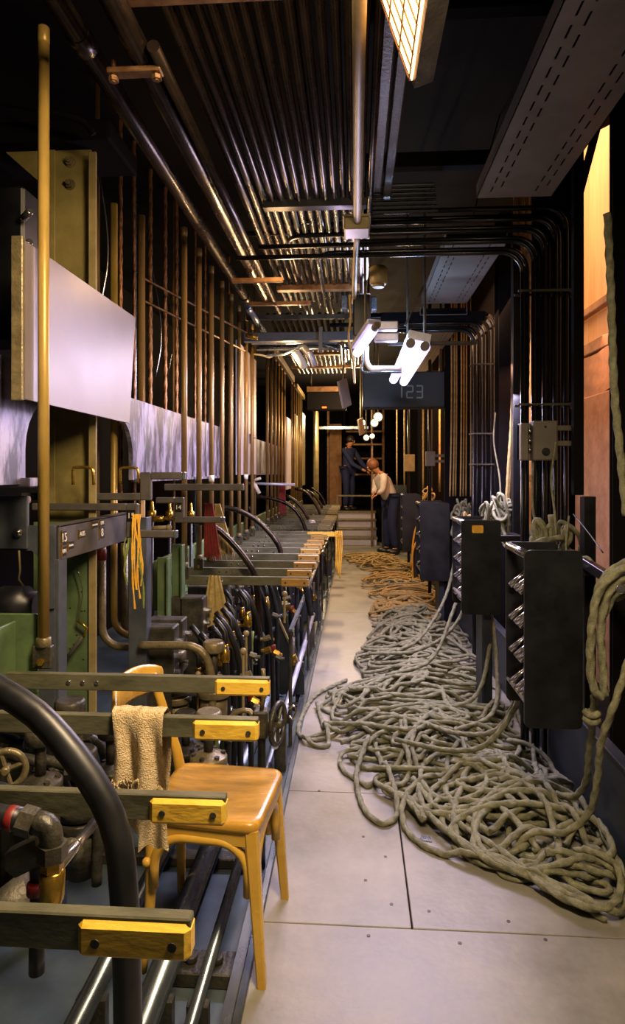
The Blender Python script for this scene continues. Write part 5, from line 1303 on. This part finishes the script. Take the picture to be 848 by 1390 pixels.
for pl, lb in loops:
    ps = []
    for px, py in pl:
        Y = F*(EYE-.05)/(py-640); q = P(px, py, Y); ps.append((q.x, q.y, 0))
    flat = [(q.x, q.y) for q in spl(ps, .0085)]
    o = MB().tube(lay(flat, .0118), .0118, 12, .17, .075).build('rope', 'rope'); tag(o, lb, 'rope')
# scrap of foil near the pile
t = MB(); q = P(575, 1135, 2.55); t.prism([(q.x-.02, q.y-.01), (q.x+.03, q.y-.02), (q.x+.025, q.y+.015), (q.x-.01, q.y+.02)], 'z', .001, .004)
tag(t.build('foil_scrap', 'chrome'), 'small shiny foil scrap lying by the outermost rope', 'scrap')
# floor screw heads
for n, (px, py) in enumerate([(523, 1160), (496, 1193), (531, 1224), (582, 1231), (624, 1272), (500, 1268), (493, 1134), (433, 1074), (690, 1240), (740, 1262)]):
    Y = F*EYE/(py-640); q = P(px, py, Y)
    tag(MB().cyl((q.x, q.y, -.001), (q.x, q.y, .0015), .006, 10).build('floor_screw', 'iron'), 'dark screw head in the floor plate, %s to the seam corner' % ORD[n], 'screw', 'screws in the floor')

# ================================================================== FAR END
random.seed(9)
t = thing('steps', 'low steps with steel edged treads at the corridor end', 'steps', (-.1, 12.6, 0))
for k in range(4):
    MB().box(-.36, .42, 12.6+.35*k, 12.95+.35*k, 0 if k == 0 else .15*k, .15*(k+1)-.03, .004).build('riser', 'whiteplate', t)
    MB().box(-.38, .44, 12.58+.35*k, 12.97+.35*k, .15*(k+1)-.03, .15*(k+1), .004).build('tread', 'ironlt', t)
b = MB().box(-1.4, 1.2, 13.98, 16.9, -.05, .58)
struct('floor_stage', b, 'dark')
for n, z in enumerate([1.35, 1.75, 2.1, 2.42]):
    tag(MB().box(-.25, .67, 16.0, 16.5, z, z+.05, .004).build('shelf', 'rust'), 'dark shelf board at the corridor end, %s from the bottom' % ['first', 'second', 'third', 'fourth'][n], 'shelf', 'shelves at the corridor end')
for n, x in enumerate([-.95, -.7, -.3, .66]):
    tag(MB().box(x, x+.06, 15.9, 16.2, .58, 3.3, .004).build('far_post', 'rust' if n % 2 else 'dark'), 'upright post at the corridor end, %s from the left' % ['first', 'second', 'third', 'fourth'][n], 'post')
tag(MB().box(-.62, -.33, 15.5, 15.55, .6, 2.6, .004).build('far_curtain', 'drape'), 'reddish brown curtain at the corridor end', 'curtain')
tag(MB().box(-.9, .3, 14.4, 14.45, 2.40, 2.47, .004).build('light_rail', 'greysilver'), 'pale blue horizontal rail high at the corridor end', 'rail')
tag(MB().box(.30, .34, 12.3, 12.34, 0, 3.3, .004).build('far_post', 'rust'), 'slim post between the two workers', 'post')
tag(MB().bar((-.35, 12.4, .98), (.30, 12.4, .98), .03, .03).box(-.36, -.33, 12.385, 12.415, 0, 1.0).build('guard_rail', 'ironlt'), 'guard rail across the foot of the steps', 'rail')
for n in range(5):
    Y = 12.6+.25*n; x = -.85+.0*n
    tag(MB().cyl((-.80, Y, -.09), (-.80, Y, 2.7), .03, 10).build('far_pole', 'cream'), 'pale pole beyond the far lever bank, %s' % ORD[n], 'pole', 'pale far poles')
tag(MB().box(.50, .95, 11.9, 12.2, 0, 1.2, .01).build('cabinet', 'blueboard'), 'dark cabinet behind the leaning worker', 'cabinet')

def skin(name, verts, edges, radii, m, parent, sub=2):
    me = bpy.data.meshes.new(name); og = Vector(parent['_o'])
    me.from_pydata([tuple(Vector(v)-og) for v in verts], edges, []); o = bpy.data.objects.new(name, me); COL.objects.link(o); o.parent = parent; o['_o'] = tuple(og)
    md = o.modifiers.new('skin', 'SKIN'); sv = me.skin_vertices[0].data if me.skin_vertices else None
    if sv is None:
        bpy.context.view_layer.objects.active = o; bpy.ops.mesh.customdata_skin_add(); sv = me.skin_vertices[0].data
    for i, r in enumerate(radii): sv[i].radius = (r, r) if not isinstance(r, tuple) else r
    sv[0].use_root = True
    sb = o.modifiers.new('sub', 'SUBSURF'); sb.levels = sub; sb.render_levels = sub
    md.use_smooth_shade = True
    me.materials.append(M[m]); return o
def person(base, lean, label, facing, hair_m, top_m, leg_m, scale=1.0, arm_tgt=None):
    """base on ground, lean: offset of the shoulders from the hips, facing: unit xy"""
    B = Vector(base); fx = Vector((facing[0], facing[1], 0)).normalized(); sx = Vector((-fx.y, fx.x, 0)); S = scale
    t = thing('person', label, 'person', tuple(B))
    hip = B+Vector((0, 0, .95*S)); sh = hip+Vector(lean)*S; up = (sh-hip).normalized(); nk = sh+up*.07*S; hd = nk+(up+fx*.5).normalized()*.14*S
    def limb(*a): return a
    hipL, hipR = hip+sx*.09*S, hip-sx*.09*S; shL, shR = sh+sx*.17*S, sh-sx*.17*S
    knL, knR = B+sx*.11*S+fx*.04*S+Vector((0, 0, .5*S)), B-sx*.11*S+fx*.05*S+Vector((0, 0, .5*S))
    anL, anR = B+sx*.12*S-fx*.03*S+Vector((0, 0, .09*S)), B-sx*.12*S+fx*.02*S+Vector((0, 0, .09*S))
    tgt = Vector(arm_tgt) if arm_tgt else hip+fx*.35*S+Vector((0, 0, .1))
    haL, haR = tgt+sx*.08, tgt-sx*.08
    elL = (shL+haL)/2+Vector((0, 0, -.08))-fx*.03+sx*.05; elR = (shR+haR)/2+Vector((0, 0, -.08))-fx*.03-sx*.05
    chest = hip.lerp(sh, .65)
    V = [hip, chest, sh, nk, hd, shL, elL, haL, shR, elR, haR, hipL, knL, anL, anL+fx*.14*S-Vector((0, 0, .05*S)), hipR, knR, anR, anR+fx*.14*S-Vector((0, 0, .05*S)), hd+up*.06*S]
    E = [(0, 1), (1, 2), (2, 3), (3, 4), (2, 5), (5, 6), (6, 7), (2, 8), (8, 9), (9, 10), (0, 11), (11, 12), (12, 13), (13, 14), (0, 15), (15, 16), (16, 17), (17, 18), (4, 19)]
    R = [.12, .12, .09, .05, .085, .055, .042, .03, .055, .042, .03, .085, .06, .042, .035, .085, .06, .042, .035, .06]
    skin('body', V, E, [r*S for r in R], 'skin', t)
    # shirt, trousers, hair, shoes
    V2 = [hip, chest, sh, shL, elL, elL.lerp(haL, .75), shR, elR, elR.lerp(haR, .75)]
    skin('shirt', V2, [(0, 1), (1, 2), (2, 3), (3, 4), (4, 5), (2, 6), (6, 7), (7, 8)], [r*S for r in (.145, .155, .11, .075, .058, .045, .075, .058, .045)], top_m, t)
    V3 = [hip+up*.03, hipL, knL, anL, hipR, knR, anR]
    skin('trousers', V3, [(0, 1), (1, 2), (2, 3), (0, 4), (4, 5), (5, 6)], [r*S for r in (.14, .105, .08, .066, .105, .08, .066)], leg_m, t)
    b = MB(); hc = hd+up*.055*S-fx*.018; b.ball(hc, .108*S, 14, (1, 1, 1)); b.build('hair', hair_m, t)
    fc = hd+fx*.05*S
    b = MB()
    b.ball(fc+fx*.05*S-Vector((0, 0, .01)), .018*S, 8).ball(fc+sx*.035*S+fx*.035*S+Vector((0, 0, .02)), .012*S, 8).ball(fc-sx*.035*S+fx*.035*S+Vector((0, 0, .02)), .012*S, 8)
    b.build('facial_features', 'skin', t)
    for an in (anL, anR):
        q = an+fx*.06*S-Vector((0, 0, .055*S)); MB().ball(q+Vector((0, 0, .01)), .075*S, 12, (1.0+.9*abs(fx.x), 1.0+.9*abs(fx.y), .75)).build('shoe', 'hose', t)
    for ha, el in ((haL, elL), (haR, elR)):
        d = (ha-el).normalized(); b = MB()
        for f_ in range(4): b.tube([ha+d*.02+Vector((0, (f_-1.5)*.016, 0)), ha+d*.07+Vector((0, (f_-1.5)*.018, -.01)), ha+d*.095+Vector((0, (f_-1.5)*.018, -.035))], .008, 6)
        b.tube([ha+sx*.02, ha+sx*.045+d*.03, ha+sx*.04+d*.055], .009, 6); b.build('fingers', 'skin', t)
    return t
q = P(480, 733, 14.2)
person((P(472, 640, 14.3).x, 14.3, .58), (.02, 0, .5), 'dark haired person in navy work clothes standing behind the steps, looking down', (.75, -.65), 'hair', 'navy', 'navy', .93, (P(500, 660, 14.2).x, 14.1, 1.45))
hp = P(538, 668, 11.4)
person((P(531, 740, 11.4).x, 11.4, .0), (-.20, -.08, .42), 'person in pale shirt and navy trousers bending toward the levers', (-.9, -.35), 'hairbrown', 'shirt', 'navy', 1.0, (P(508, 672, 11.3).x, 11.2, 1.05))
